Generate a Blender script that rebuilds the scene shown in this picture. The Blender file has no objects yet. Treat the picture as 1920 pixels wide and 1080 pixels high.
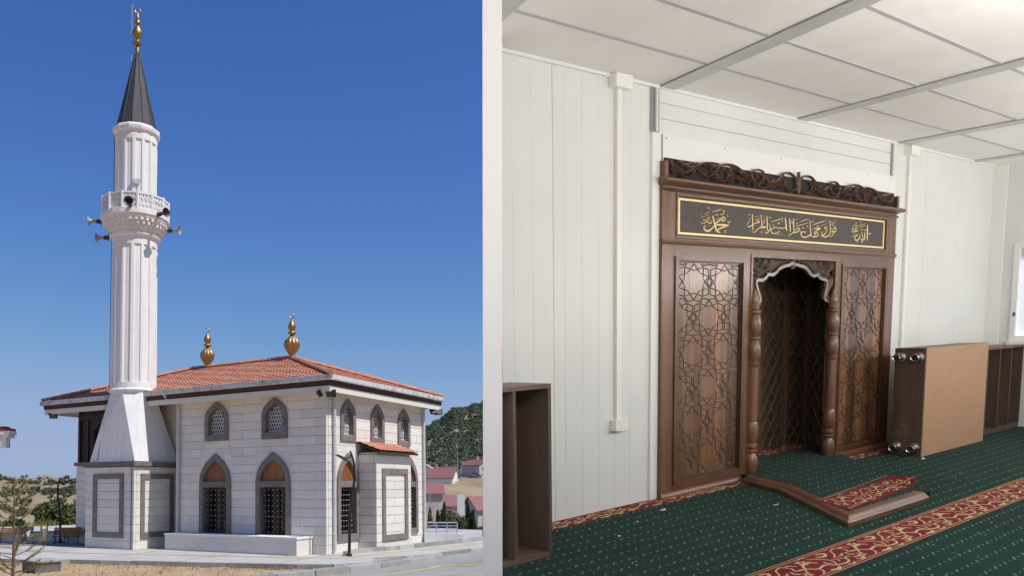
import bpy, bmesh, math, random
from mathutils import Matrix, Vector
from math import sin, cos, pi, radians, hypot, atan2, degrees
random.seed(7)
scene = bpy.context.scene

# ------------------------------------------------------------------ camera
cam_d = bpy.data.cameras.new('camera')
cam = bpy.data.objects.new('camera', cam_d)
scene.collection.objects.link(cam)
cam_d.sensor_width = 36.0
cam_d.lens = 28.125
cam_d.shift_x = 0.12589
cam_d.shift_y = 0.15096
cam_d.clip_start = 0.05
cam_d.clip_end = 4000
CR_, CU_, CB_ = (0.855479, 0.517799, -0.006266), (0.034792, -0.045401, 0.998363), (0.516667, -0.854297, -0.056855)
cam.matrix_world = Matrix(((CR_[0], CU_[0], CB_[0], 0), (CR_[1], CU_[1], CB_[1], 0), (CR_[2], CU_[2], CB_[2], 2.06), (0, 0, 0, 1)))
scene.camera = cam

# ------------------------------------------------------------------ sky and sun
SUN_EL, SUN_AZ = 56.0, 2.5          # azimuth measured from +X towards +Y
world = bpy.data.worlds.new('World')
scene.world = world
world.use_nodes = True
wn = world.node_tree.nodes; wl = world.node_tree.links
wn.clear()
sky = wn.new('ShaderNodeTexSky'); sky.sky_type = 'NISHITA'; sky.sun_disc = False
sky.sun_elevation = radians(SUN_EL); sky.sun_rotation = radians(90 - SUN_AZ)
sky.altitude = 1400; sky.air_density = 1.0; sky.dust_density = 0.8; sky.ozone_density = 3.0
bg = wn.new('ShaderNodeBackground'); bg.inputs[1].default_value = 0.137
wo = wn.new('ShaderNodeOutputWorld')
hs = wn.new('ShaderNodeHueSaturation'); hs.inputs['Saturation'].default_value = 1.24; hs.inputs['Hue'].default_value = 0.511
wl.new(sky.outputs[0], hs.inputs['Color'])
# soft shoulder: the photograph's sky is almost even from zenith to horizon
def vm(op, a, b):
    q = wn.new('ShaderNodeVectorMath'); q.operation = op
    for i, x in enumerate((a, b)):
        if hasattr(x, 'is_output'): wl.new(x, q.inputs[i])
        else: q.inputs[i].default_value = x
    return q.outputs['Vector']
q4 = vm('POWER', vm('DIVIDE', hs.outputs[0], (2.5, 3.15, 4.35)), (4, 4, 4))
q4 = vm('POWER', vm('ADD', q4, (1, 1, 1)), (.25, .25, .25))
wl.new(vm('DIVIDE', vm('MULTIPLY', hs.outputs[0], (1.0, 1.02, 1.13)), q4), bg.inputs[0]); wl.new(bg.outputs[0], wo.inputs[0])
sd = bpy.data.lights.new('sun', 'SUN'); sd.energy = 4.3; sd.angle = radians(0.53); sd.color = (1.0, 0.965, 0.915)
sun = bpy.data.objects.new('sun', sd); scene.collection.objects.link(sun)
sdir = Vector((cos(radians(SUN_EL)) * cos(radians(SUN_AZ)), cos(radians(SUN_EL)) * sin(radians(SUN_AZ)), sin(radians(SUN_EL))))
sun.rotation_euler = sdir.to_track_quat('Z', 'Y').to_euler(); sun.location = (0, 0, 60)

vs = scene.view_settings
scene.display_settings.display_device = 'sRGB'
vs.view_transform = 'Standard'; vs.look = 'None'; vs.exposure = 0.0; vs.gamma = 1.0
vs.use_curve_mapping = False
scene.render.engine = 'CYCLES'
cy = scene.cycles
cy.use_denoising = True
try: cy.denoiser = 'OPENIMAGEDENOISE'
except Exception: pass
cy.max_bounces = 9; cy.diffuse_bounces = 6; cy.glossy_bounces = 4; cy.transmission_bounces = 6; cy.transparent_max_bounces = 8
cy.sample_clamp_indirect = 6.0
cy.caustics_reflective = False; cy.caustics_refractive = False

# ------------------------------------------------------------------ helpers
COL = scene.collection
# the prayer room is a second level frame; ROOM carries room coordinates (x along the wall, y towards it, z up) into the scene
ROOM = Matrix(((0.41076, -0.90894, 0.07147, -0.1036), (0.90222, 0.39393, -0.17554, 0.2545), (0.1314, 0.13659, 0.98187, 0.6363), (0, 0, 0, 1)))
FRAME = {'now': 'E'}
ROOM_ROOTS = []
ORG = {}

def tag(o, label=None, cat=None, group=None, kind=None):
    if label: o['label'] = label
    if cat: o['category'] = cat
    if group: o['group'] = group
    if kind: o['kind'] = kind
    return o

def reg(o):
    if FRAME['now'] == 'R': ROOM_ROOTS.append(o)

def thing(name, label, cat, loc=(0, 0, 0), group=None, kind=None):
    o = bpy.data.objects.new(name, None); COL.objects.link(o)
    o.empty_display_size = 0.2
    o.location = loc; ORG[o.name] = Vector(loc)
    tag(o, label, cat, group, kind); reg(o)
    return o

def cr(pts, n=6, closed=False):
    """Catmull-Rom through points (any dimension)."""
    P = [Vector(p) for p in pts]
    if len(P) < 3: return P
    out = []
    N = len(P)
    rng = N if closed else N - 1
    for i in range(rng):
        if closed: a, b, c, d = P[(i-1) % N], P[i], P[(i+1) % N], P[(i+2) % N]
        else: a, b, c, d = P[max(i-1, 0)], P[i], P[i+1], P[min(i+2, N-1)]
        for k in range(n):
            t = k / n
            out.append(0.5 * ((2*b) + (c-a)*t + (2*a-5*b+4*c-d)*t*t + (3*b-a-3*c+d)*t*t*t))
    if not closed: out.append(P[-1])
    return out

class MB:
    def __init__(s): s.v = []; s.f = []
    def add(s, vs_, fs):
        n = len(s.v); s.v += [tuple(p) for p in vs_]; s.f += [tuple(i+n for i in f) for f in fs]; return s
    def hexa(s, p):
        return s.add(p, [(0,3,2,1),(4,5,6,7),(0,1,5,4),(1,2,6,5),(2,3,7,6),(3,0,4,7)])
    def box(s, x0, x1, y0, y1, z0, z1):
        return s.hexa([(x0,y0,z0),(x1,y0,z0),(x1,y1,z0),(x0,y1,z0),(x0,y0,z1),(x1,y0,z1),(x1,y1,z1),(x0,y1,z1)])
    def prism(s, poly, fa, fb):
        n = len(poly)
        return s.add([fa(*p) for p in poly] + [fb(*p) for p in poly],
                     [tuple(range(n))[::-1], tuple(range(n, 2*n))] + [(i, (i+1) % n, n+(i+1) % n, n+i) for i in range(n)])
    def ring(s, outer, inner, fa, fb):
        """closed band between two outlines of equal count, front at fa, back at fb"""
        n = len(outer)
        V = [fa(*p) for p in outer] + [fa(*p) for p in inner] + [fb(*p) for p in outer] + [fb(*p) for p in inner]
        F = []
        for i in range(n):
            j = (i+1) % n
            F += [(i, j, n+j, n+i), (n+i, n+j, 3*n+j, 3*n+i), (i, 2*n+i, 2*n+j, j), (2*n+i, 3*n+i, 3*n+j, 2*n+j)]
        return s.add(V, F)
    def tube(s, pts, r, n=6, closed=False):
        P = [Vector(p) for p in pts]; N = len(P); V = []; F = []
        R = r if isinstance(r, (list, tuple)) else [r]*N
        for i, p in enumerate(P):
            a = P[(i-1) % N] if (closed or i > 0) else P[i]
            b = P[(i+1) % N] if (closed or i < N-1) else P[i]
            t = (b-a).normalized()
            if i == 0:
                u = t.cross(Vector((0, 0, 1)))
                if u.length < 0.05: u = t.cross(Vector((1, 0, 0)))
            else:
                u = u - t*u.dot(t)
                if u.length < 1e-4: u = t.cross(Vector((1, 0, 0.3)))
            u.normalize(); w = t.cross(u)
            for k in range(n):
                q = 2*pi*k/n
                V.append(p + R[i]*(u*cos(q) + w*sin(q)))
        for i in range(N if closed else N-1):
            j = (i+1) % N
            for k in range(n):
                l = (k+1) % n
                F.append((i*n+k, i*n+l, j*n+l, j*n+k))
        if not closed: F += [tuple(range(n))[::-1], tuple(range((N-1)*n, N*n))]
        return s.add(V, F)
    def lathe(s, prof, c, n=16, fr=None, a0=0.0):
        """prof: (radius, z); c: centre xy; fr(angle, radius, z) -> radius"""
        V = []; F = []; m = len(prof)
        for r, z in prof:
            for k in range(n):
                q = a0 + 2*pi*k/n
                rr = fr(q, r, z) if fr else r
                V.append((c[0]+rr*cos(q), c[1]+rr*sin(q), z))
        for i in range(m-1):
            for k in range(n):
                l = (k+1) % n
                F.append((i*n+k, i*n+l, (i+1)*n+l, (i+1)*n+k))
        F += [tuple(range(n))[::-1], tuple(range((m-1)*n, m*n))]
        return s.add(V, F)
    def stroke(s, pts, w, fn, h=0.0, smooth=4, taper=True, round_=True):
        """brush stroke on a plane: pts 2D, fn(u, v, height) -> 3D"""
        P = cr(pts, smooth) if len(pts) > 2 else [Vector(p) for p in pts]
        N = len(P); V = []; F = []
        prof = [(-1, 0), (-0.6, 0.75), (0, 1), (0.6, 0.75), (1, 0)] if (h and round_) else [(-1, 1), (1, 1)]
        m = len(prof)
        for i, p in enumerate(P):
            t = (P[min(i+1, N-1)] - P[max(i-1, 0)])
            if t.length < 1e-9: t = Vector((1, 0))
            t.normalize(); nn = Vector((-t.y, t.x))
            f = i / max(N-1, 1)
            ww = 0.5*w*((0.55 + 0.45*sin(pi*min(1, max(0, f*1.0)))) if taper else 1)
            for a, b in prof:
                q = p + nn*ww*a
                V.append(fn(q.x, q.y, h*b))
        for i in range(N-1):
            for k in range(m-1):
                F.append((i*m+k, i*m+k+1, (i+1)*m+k+1, (i+1)*m+k))
        return s.add(V, F)
    def blob(s, c, r, seed=0, sq=1.0, sub=1, amp=0.28):
        rnd = random.Random(seed)
        vs_, fs = ICO[sub]
        ph = [rnd.uniform(0, 6.28) for _ in range(6)]
        V = []
        for x, y, z in vs_:
            k = 1 + amp*(sin(3.1*x+ph[0]) * sin(2.7*y+ph[1]) + 0.6*sin(5.3*z+ph[2]+2*x) + rnd.uniform(-0.35, 0.35))
            V.append((c[0]+r*k*x, c[1]+r*k*y, c[2]+r*sq*k*z))
        return s.add(V, fs)
    def build(s, name, mat, parent=None, smooth=None, loc=None, fixn=True):
        me = bpy.data.meshes.new(name)
        if parent is not None: o_ = ORG[parent.name]
        elif loc is not None: o_ = Vector(loc)
        else:
            xs = [p[0] for p in s.v]; ys = [p[1] for p in s.v]; zs = [p[2] for p in s.v]
            o_ = Vector(((min(xs)+max(xs))/2, (min(ys)+max(ys))/2, min(zs)))
        me.from_pydata([(p[0]-o_[0], p[1]-o_[1], p[2]-o_[2]) for p in s.v], [], s.f)
        if fixn and len(s.f) < 60000:
            bm = bmesh.new(); bm.from_mesh(me); bmesh.ops.recalc_face_normals(bm, faces=bm.faces); bm.to_mesh(me); bm.free()
        if smooth is not None:
            me.polygons.foreach_set('use_smooth', [True]*len(me.polygons))
            me.set_sharp_from_angle(angle=radians(smooth))
        me.materials.append(mat)
        ob = bpy.data.objects.new(name, me); COL.objects.link(ob)
        if parent is not None: ob.parent = parent
        else: ob.location = o_; reg(ob)
        ORG[ob.name] = o_
        return ob

def _ico(sub):
    bm = bmesh.new(); bmesh.ops.create_icosphere(bm, subdivisions=sub, radius=1)
    r = [tuple(v.co) for v in bm.verts], [tuple(v.index for v in f.verts) for f in bm.faces]
    bm.free(); return r
ICO = {1: _ico(1), 2: _ico(2), 3: _ico(3)}

MESHES = {}
def piece(name, size, pos, mat, parent, chamfer=0.0):
    """a rectangular piece as a child object; alike pieces share one mesh. pos = minimum corner"""
    key = (name, round(size[0], 3), round(size[1], 3), round(size[2], 3), mat.name)
    me = MESHES.get(key)
    if me is None:
        me = bpy.data.meshes.new(name)
        x, y, z = size
        me.from_pydata([(0,0,0),(x,0,0),(x,y,0),(0,y,0),(0,0,z),(x,0,z),(x,y,z),(0,y,z)], [],
                       [(0,3,2,1),(4,5,6,7),(0,1,5,4),(1,2,6,5),(2,3,7,6),(3,0,4,7)])
        me.materials.append(mat); MESHES[key] = me
    o = bpy.data.objects.new(name, me); COL.objects.link(o)
    o.parent = parent; o.location = Vector(pos) - ORG[parent.name]
    ORG[o.name] = ORG[parent.name]
    return o

def copy_tree(o, loc=None, rz=None, label=None, parent=None):
    c = o.copy(); COL.objects.link(c)
    if parent is not None: c.parent = parent; c.matrix_parent_inverse = o.matrix_parent_inverse.copy()
    else:
        if loc is not None: c.location = loc
        if rz is not None: c.rotation_euler.z = rz
        if label: c['label'] = label
        reg(c)
    ORG[c.name] = ORG[o.name]
    for ch in list(o.children): copy_tree(ch, parent=c)
    return c

# ------------------------------------------------------------------ materials
def nt(name):
    m = bpy.data.materials.new(name); m.use_nodes = True
    t = m.node_tree; b = t.nodes['Principled BSDF']
    return m, t.nodes, t.links, b

def coords(n, l, kind='pos', scale=(1, 1, 1), rnd=False):
    mp = n.new('ShaderNodeMapping'); mp.inputs['Scale'].default_value = scale
    if kind == 'pos':
        g = n.new('ShaderNodeNewGeometry'); l.new(g.outputs['Position'], mp.inputs['Vector'])
    else:
        tc = n.new('ShaderNodeTexCoord'); l.new(tc.outputs['Object'], mp.inputs['Vector'])
    if rnd:
        oi = n.new('ShaderNodeObjectInfo'); mu = n.new('ShaderNodeMath'); mu.operation = 'MULTIPLY'; mu.inputs[1].default_value = 37.0
        l.new(oi.outputs['Random'], mu.inputs[0])
        cb = n.new('ShaderNodeCombineXYZ')
        for k in range(3): l.new(mu.outputs[0], cb.inputs[k])
        l.new(cb.outputs[0], mp.inputs['Location'])
    return mp.outputs['Vector']

def noise(n, l, vec, scale, detail=4, rough=0.6):
    t = n.new('ShaderNodeTexNoise'); t.inputs['Scale'].default_value = scale; t.inputs['Detail'].default_value = detail
    t.inputs['Roughness'].default_value = rough; l.new(vec, t.inputs['Vector']); return t.outputs['Fac']

def ramp(n, l, fac, a, b):
    r = n.new('ShaderNodeMapRange'); r.inputs['From Min'].default_value = a; r.inputs['From Max'].default_value = b
    l.new(fac, r.inputs['Value']); return r.outputs['Result']

def mixc(n, l, fac, a, b, mode='MIX'):
    m = n.new('ShaderNodeMix'); m.data_type = 'RGBA'; m.blend_type = mode
    for s, x in ((0, fac), (6, a), (7, b)):
        if hasattr(x, 'is_output'): l.new(x, m.inputs[s])
        elif s == 0: m.inputs[0].default_value = x
        else: m.inputs[s].default_value = (*x, 1)
    return m.outputs[2]

def M(name, c, rough=0.6, c2=None, sc=3.0, lo=0.35, hi=0.65, bump=0.0, bsc=40.0, metal=0.0, spec=0.5, rnd=0.0, kind='pos',
      stretch=(1, 1, 1), c3=None, sc3=0.6, coat=0.0, dist=0.01):
    m, n, l, b = nt(name)
    v = coords(n, l, kind, stretch, rnd=(kind == 'obj'))
    col = None
    if c2 is not None:
        col = mixc(n, l, ramp(n, l, noise(n, l, v, sc), lo, hi), c, c2)
    if c3 is not None:
        f = ramp(n, l, noise(n, l, v, sc3, 6), 0.52, 0.72)
        col = mixc(n, l, f, col if col is not None else c, c3)
    if rnd > 0:
        oi = n.new('ShaderNodeObjectInfo'); r = n.new('ShaderNodeMapRange')
        r.inputs['To Min'].default_value = 1-rnd; r.inputs['To Max'].default_value = 1+rnd*0.5
        l.new(oi.outputs['Random'], r.inputs['Value'])
        cb = n.new('ShaderNodeCombineColor')
        for k in range(3): l.new(r.outputs['Result'], cb.inputs[k])
        col = mixc(n, l, 1.0, col if col is not None else c, cb.outputs[0], 'MULTIPLY')
    if col is not None: l.new(col, b.inputs['Base Color'])
    else: b.inputs['Base Color'].default_value = (*c, 1)
    b.inputs['Roughness'].default_value = rough; b.inputs['Metallic'].default_value = metal
    b.inputs['Specular IOR Level'].default_value = spec
    if coat: b.inputs['Coat Weight'].default_value = coat; b.inputs['Coat Roughness'].default_value = 0.15
    if bump:
        bp = n.new('ShaderNodeBump'); bp.inputs['Strength'].default_value = bump; bp.inputs['Distance'].default_value = dist
        l.new(noise(n, l, v, bsc, 5), bp.inputs['Height']); l.new(bp.outputs[0], b.inputs['Normal'])
    return m

def WOOD(name, c, c2, axis='z', rough=0.35, coat=0.3, fine=60.0, rnd=0.12):
    m, n, l, b = nt(name)
    s = {'z': (1, 1, 0.06), 'x': (0.06, 1, 1), 'y': (1, 0.06, 1)}[axis]
    v = coords(n, l, 'obj', s, rnd=True)
    f1 = ramp(n, l, noise(n, l, v, fine, 5, 0.7), 0.3, 0.7)
    f2 = ramp(n, l, noise(n, l, v, 9.0, 3, 0.5), 0.35, 0.7)
    a = mixc(n, l, f1, c, c2)
    a = mixc(n, l, f2, a, tuple(x*0.62 for x in c2))
    oi = n.new('ShaderNodeObjectInfo'); r = n.new('ShaderNodeMapRange'); r.inputs['To Min'].default_value = 1-rnd; r.inputs['To Max'].default_value = 1+rnd
    l.new(oi.outputs['Random'], r.inputs['Value']); cb = n.new('ShaderNodeCombineColor')
    for k in range(3): l.new(r.outputs['Result'], cb.inputs[k])
    a = mixc(n, l, 1.0, a, cb.outputs[0], 'MULTIPLY')
    l.new(a, b.inputs['Base Color'])
    rr = ramp(n, l, noise(n, l, v, 25.0, 3), 0.2, 0.8)
    mr = n.new('ShaderNodeMapRange'); mr.inputs['To Min'].default_value = rough*0.8; mr.inputs['To Max'].default_value = rough*1.35
    l.new(rr, mr.inputs['Value']); l.new(mr.outputs['Result'], b.inputs['Roughness'])
    if coat: b.inputs['Coat Weight'].default_value = coat; b.inputs['Coat Roughness'].default_value = 0.22
    bp = n.new('ShaderNodeBump'); bp.inputs['Strength'].default_value = 0.25; bp.inputs['Distance'].default_value = 0.004
    l.new(f1, bp.inputs['Height']); l.new(bp.outputs[0], b.inputs['Normal'])
    return m
# ================================================================== OUTDOORS
XC, YC = -14.52, 20.56            # near corner of the mosque
def smooth(a, b, x):
    t = min(1, max(0, (x-a)/(b-a))); return t*t*(3-2*t)
def lerp_pts(P, x):
    if x <= P[0][0]: return P[0][1]
    for (a, u), (b, v) in zip(P, P[1:]):
        if x <= b: return u + (v-u)*(x-a)/(b-a)
    return P[-1][1]
def hz(x, y):
    r = hypot(x, y); b = degrees(atan2(x, y))
    crest = min(130, 73 + 4.7*(b+24)) if b > -40 else 5
    crest = max(crest, 14)
    wob = 2.2*sin(b*1.9+1) + 1.2*sin(b*4.3) + 0.6*sin(b*9.1)
    rt = lerp_pts([(36, -.12), (60, -3), (100, -5), (150, -3.2), (172, 0.6), (205, 5.4), (300, 6), (440, 12), (655, crest+wob), (900, crest*0.9), (2500, crest*.6)], r)
    lw = 0.25*sin(b*2.3) + 0.35*sin(b*5.1+.6)
    lt = lerp_pts([(36, -.12), (60, -1.4), (150, -4.3), (300, 2.0), (420, 8.3+lw*2), (620, 3), (2500, -5)], r)
    w = smooth(-46, -34, b)
    h = lt*(1-w) + rt*w
    if r < 14: h = -0.12 - 1.3*(1-smooth(9, 14, r))
    if 100 < r: h += 0.018*r*0.1*(sin(x*0.11)*sin(y*0.09) + 0.5*sin(x*0.31+y*0.2))
    return h

soil = M('dry_soil', (0.30, 0.205, 0.115), 0.95, (0.40, 0.30, 0.185), 0.9, bump=0.9, bsc=6.0, c3=(0.22, 0.16, 0.09), sc3=0.35, dist=0.06)
# hills: tan earth, straw and dull green ground cover
def hill_mat():
    m, n, l, b = nt('hill_earth')
    v = coords(n, l, 'pos')
    a = mixc(n, l, ramp(n, l, noise(n, l, v, 0.09, 6), 0.38, 0.62), (0.27, 0.20, 0.13), (0.36, 0.29, 0.19))
    a = mixc(n, l, ramp(n, l, noise(n, l, v, 0.035, 5), 0.55, 0.78), a, (0.20, 0.18, 0.09))
    near = mixc(n, l, ramp(n, l, noise(n, l, v, 0.9, 6), 0.35, 0.65), (0.40, 0.265, 0.14), (0.52, 0.37, 0.225))
    near = mixc(n, l, ramp(n, l, noise(n, l, v, 0.28, 5), 0.5, 0.72), near, (0.30, 0.205, 0.115))
    near = mixc(n, l, ramp(n, l, noise(n, l, v, 14.0, 3), 0.55, 0.75), near, (0.58, 0.44, 0.29))
    ln = n.new('ShaderNodeVectorMath'); ln.operation = 'LENGTH'; l.new(v, ln.inputs[0])
    f = ramp(n, l, ln.outputs['Value'], 30.0, 60.0)
    l.new(mixc(n, l, f, near, a), b.inputs['Base Color']); b.inputs['Roughness'].default_value = 0.95
    b.inputs['Specular IOR Level'].default_value = 0.1
    bp = n.new('ShaderNodeBump'); bp.inputs['Strength'].default_value = 1.0; bp.inputs['Distance'].default_value = 0.07
    l.new(noise(n, l, v, 5.0, 8, 0.7), bp.inputs['Height']); l.new(bp.outputs[0], b.inputs['Normal'])
    return m
earth = hill_mat()
bs = [-180 + 6*i for i in range(18)] + [-72 + 0.5*i for i in range(124)] + [-10 + 6*i for i in range(32)]
bs = sorted(set(round(b, 3) for b in bs if b < 180))
rs = [1.5, 5, 9, 10, 11, 12, 13, 14] + [14 + 0.5*i for i in range(1, 17)] + [23, 25, 28, 32, 36, 42, 50, 60, 72, 85, 100, 115, 130, 145, 155, 165, 175, 185, 195, 205, 225, 250, 275, 300, 330, 360, 390, 410, 420, 430, 445, 470, 510, 560, 610, 640, 655, 675, 720, 800, 900, 1200, 2500]
V = []; F = []
for r in rs:
    for b in bs:
        x, y = r*sin(radians(b)), r*cos(radians(b))
        z = hz(x, y)
        if 14 < r < 24: z += 0.025*(sin(x*2.1)*sin(y*1.7) + sin(x*5.3+y*3.1)*0.5) - 0.01
        V.append((x, y, z))
nb = len(bs)
for i in range(len(rs)-1):
    for k in range(nb):
        kk = (k+1) % nb
        F.append((i*nb+k, i*nb+kk, (i+1)*nb+kk, (i+1)*nb+k))
g = MB(); g.add(V, F)
tag(g.build('ground', earth, loc=(0, 0, 0), smooth=60), 'dry sandy ground running out to bare brown hills', 'ground', kind='structure')

# ---- pavement, kerbs, road
concrete = M('pale_concrete', (0.43, 0.415, 0.39), 0.85, (0.52, 0.505, 0.485), 1.2, bump=0.3, bsc=30, c3=(0.33, 0.31, 0.28), sc3=0.6)
kerb_m = M('kerb_concrete', (0.44, 0.43, 0.41), 0.85, (0.34, 0.335, 0.32), 4.0, bump=0.4, bsc=25, rnd=0.35)
road_m = M('road_concrete', (0.27, 0.265, 0.25), 0.85, (0.36, 0.35, 0.33), 0.9, bump=0.5, bsc=12, c3=(0.20, 0.19, 0.175), sc3=0.45, stretch=(1.0, .35, 1))
yellow_m = M('yellow_tactile', (0.60, 0.46, 0.08), 0.7, (0.45, 0.39, 0.22), 3.0, rnd=0.1, c3=(.42, .38, .27), sc3=1.3)
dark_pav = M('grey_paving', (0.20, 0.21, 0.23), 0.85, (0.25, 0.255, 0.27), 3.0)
pv = MB()
POLY = [(-42, 12.0), (-25.0, 14.6), (-21.3, 15.02), (-20.4, 15.7), (-13.37, 17.61), (-12.59, 18.02), (-11.9, 18.9), (-12.34, 19.99), (-11.95, 21.0), (-11.57, 22.73), (-11.35, 25.36), (-10.9, 30), (-10.2, 36), (-42, 36)]
pv.prism(POLY, lambda x, y: (x, y, -0.16), lambda x, y: (x, y, 0.0))
pav = tag(pv.build('pavement', concrete, loc=(-18, 20, -0.16)), 'pale concrete pavement in front of the mosque', 'pavement', kind='structure')
def ribbon(name, pts, w, z, mat, parent=None, thick=0.012):
    mb = MB()
    P = [Vector(p) for p in pts]; L = []; R_ = []
    for i, p in enumerate(P):
        t = (P[min(i+1, len(P)-1)] - P[max(i-1, 0)]).normalized(); nn = Vector((-t.y, t.x))
        L.append(p + nn*w/2); R_.append(p - nn*w/2)
    for i in range(len(P)-1):
        a, b, c, d = L[i], L[i+1], R_[i+1], R_[i]
        mb.hexa([(a.x, a.y, z-thick), (b.x, b.y, z-thick), (c.x, c.y, z-thick), (d.x, d.y, z-thick), (a.x, a.y, z), (b.x, b.y, z), (c.x, c.y, z), (d.x, d.y, z)])
    return mb.build(name, mat, parent)
ytrack = cr([(-42, 17.6), (-28, 17.45), (-24.65, 17.4), (-22.15, 17.4), (-18, 18.4), (-14.03, 19.45), (-13.3, 20.1), (-13.25, 21.0), (-13.2, 22.2), (-12.86, 24.07), (-12.3, 27.1), (-11.8, 31), (-11.3, 35.5)], 5)
ribbon('tactile_strip', ytrack, 0.17, 0.009, yellow_m, pav)
def stones(pts, w, z0, z1, mat, parent, step=0.75, name='kerb_stone'):
    P = [Vector(p) for p in pts]
    for a, b in zip(P, P[1:]):
        L = (b-a).length; n = max(1, round(L/step)); t = (b-a).normalized(); nn = Vector((-t.y, t.x))*w/2
        for i in range(n):
            p = a + (b-a)*(i/n) + t*0.008; q = a + (b-a)*((i+1)/n) - t*0.008
            dz = random.uniform(-0.006, 0.006)
            m = MB(); m.hexa([(*(p+nn), z0), (*(p-nn), z0), (*(q-nn), z0), (*(q+nn), z0), (*(p+nn*.92), z1+dz), (*(p-nn*.92), z1+dz), (*(q-nn*.92), z1+dz), (*(q+nn*.92), z1+dz)])
            m.build(name, mat, parent)
stones([(-13.75, 20.45), (-14.0, 21.2), (-13.9, 22.1), (-13.5, 23.2), (-13.35, 25.0), (-12.95, 28.6), (-12.3, 33)], 0.16, -0.02, 0.14, kerb_m, pav)
stones([(-12.42, 20.05), (-12.03, 21.05), (-11.65, 22.75), (-11.43, 25.36), (-10.98, 30), (-10.3, 35.5)], 0.2, -0.14, 0.012, kerb_m, pav, 0.9)
stones([(-20.3, 15.66), (-13.37, 17.52), (-12.5, 17.98), (-11.8, 18.9)], 0.16, -0.2, 0.008, kerb_m, pav, 1.0)
rd = MB()
RP = [(-12.25, 19.95), (-11.86, 21.0), (-11.47, 22.73), (-11.25, 25.36), (-10.8, 30), (-10.1, 36), (-9, 60), (30, 60), (30, 12), (-10.0, 12), (-11.6, 14.0), (-11.3, 17), (-11.15, 19.4), (-11.7, 19.0)]
rd.prism(RP, lambda x, y: (x, y, -0.3), lambda x, y: (x, y, -0.075))
road = tag(rd.build('road', road_m, loc=(0, 25, -0.3)), 'worn grey concrete road beside the mosque', 'road', kind='structure')
stones([(-12.95, 13.0), (-12.0, 16.3), (-11.55, 18.7), (-11.22, 21.2)], 0.42, -0.3, 0.02, kerb_m, road, 1.1)
ribbon('painted_line', cr([(-11.3, 13.5), (-10.4, 16.6), (-10.0, 18.6), (-10.05, 19.8), (-9.0, 20.7), (-6, 22)], 4), 0.16, -0.066, yellow_m, road, 0.006)

for a, b in (((-24.5, 14.8), (-24.2, 18.9)), ((-20.0, 15.9), (-20.3, 19.0)), ((-17.0, 16.7), (-17.35, 19.6)), ((-14.0, 17.5), (-14.4, 20.3)), ((-27.5, 14.4), (-27.2, 18.4))):
    ribbon('expansion_joint', [a, b], .022, .0035, M('joint_bitumen', (.10, .095, .09), .9), pav, .003)
rnd = random.Random(21); gv = MB(); gr_ = MB()
for k in range(2600):
    x, y = rnd.uniform(-21.5, -11.9), rnd.uniform(12.5, 17.6)
    lim = 15.7 + (x+20.3)*.272 if x > -20.3 else 14.9
    if y > lim-.05 or x > -12.6+(y-13)*.28: continue
    edge = lim-y
    if rnd.random() < .72:
        s_ = rnd.uniform(.012, .04); gv.add([(x+s_*vx*rnd.uniform(.7, 1.2), y+s_*vy*rnd.uniform(.7, 1.2), -.115+s_*.6*vz) for vx, vy, vz in ((1, 0, 0), (0, 1, 0), (-1, 0, 0), (0, -1, 0), (0, 0, 1))], [(0, 1, 4), (1, 2, 4), (2, 3, 4), (3, 0, 4)])
    elif edge < .9 or rnd.random() < .25:
        for _ in range(7):
            a = rnd.uniform(0, 6.28); h = rnd.uniform(.04, .16); dx, dy = cos(a)*h*.6, sin(a)*h*.6
            gr_.add([(x-.006*sin(a), y+.006*cos(a), -.13), (x+.006*sin(a), y-.006*cos(a), -.13), (x+dx, y+dy, -.12+h)], [(0, 1, 2)])
tag(gv.build('gravel', M('gravel', (.36, .29, .21), .9, (.50, .43, .34), 9), loc=(-16, 15, -.12), fixn=False), 'loose stones strewn over the sandy soil', 'gravel', kind='stuff')
tag(gr_.build('dry_grass', M('dry_grass', (.42, .32, .14), .9, (.30, .25, .10), 5), loc=(-16, 15, -.12), fixn=False), 'sparse dry grass along the pavement edge', 'grass', kind='stuff')
# ---- mosque materials
stone_m = M('marble_block', (0.785, 0.733, 0.652), 0.55, (0.815, 0.77, 0.695), 1.4, rnd=0.085, bump=0.08, bsc=30, c3=(0.70, 0.655, 0.595), sc3=0.35)
joint_m = M('joint_mortar', (0.50, 0.47, 0.43), 0.9)
dark_stone = M('andesite_frame', (0.165, 0.145, 0.13), 0.75, (0.24, 0.21, 0.19), 5.0, bump=0.5, bsc=40, rnd=0.15)
def plaster_mat():
    m, n, l, b = nt('white_plaster')
    v = coords(n, l, 'pos', (2.5, 2.5, .16)); v2 = coords(n, l, 'pos')
    a = mixc(n, l, ramp(n, l, noise(n, l, v, 2.0, 6, .7), .48, .8), (.81, .80, .785), (.64, .62, .59))
    a = mixc(n, l, ramp(n, l, noise(n, l, v2, 1.3, 5), .5, .75), a, (.73, .715, .69))
    l.new(a, b.inputs['Base Color']); b.inputs['Roughness'].default_value = .75
    bp = n.new('ShaderNodeBump'); bp.inputs['Strength'].default_value = .15; bp.inputs['Distance'].default_value = .01
    l.new(noise(n, l, v2, 18, 5), bp.inputs['Height']); l.new(bp.outputs[0], b.inputs['Normal'])
    return m
plaster = plaster_mat()
soffit_m = M('cream_soffit', (0.66, 0.60, 0.50), 0.7, (0.60, 0.54, 0.45), 1.5)
gutter_m = M('grey_gutter', (0.66, 0.66, 0.65), 0.45, (0.56, 0.56, 0.55), 6.0, c3=(0.3, 0.28, 0.25), sc3=3)
brown_m = WOOD('fascia_brown', (0.085, 0.035, 0.018), (0.05, 0.022, 0.012), 'x', 0.6, 0)
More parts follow.
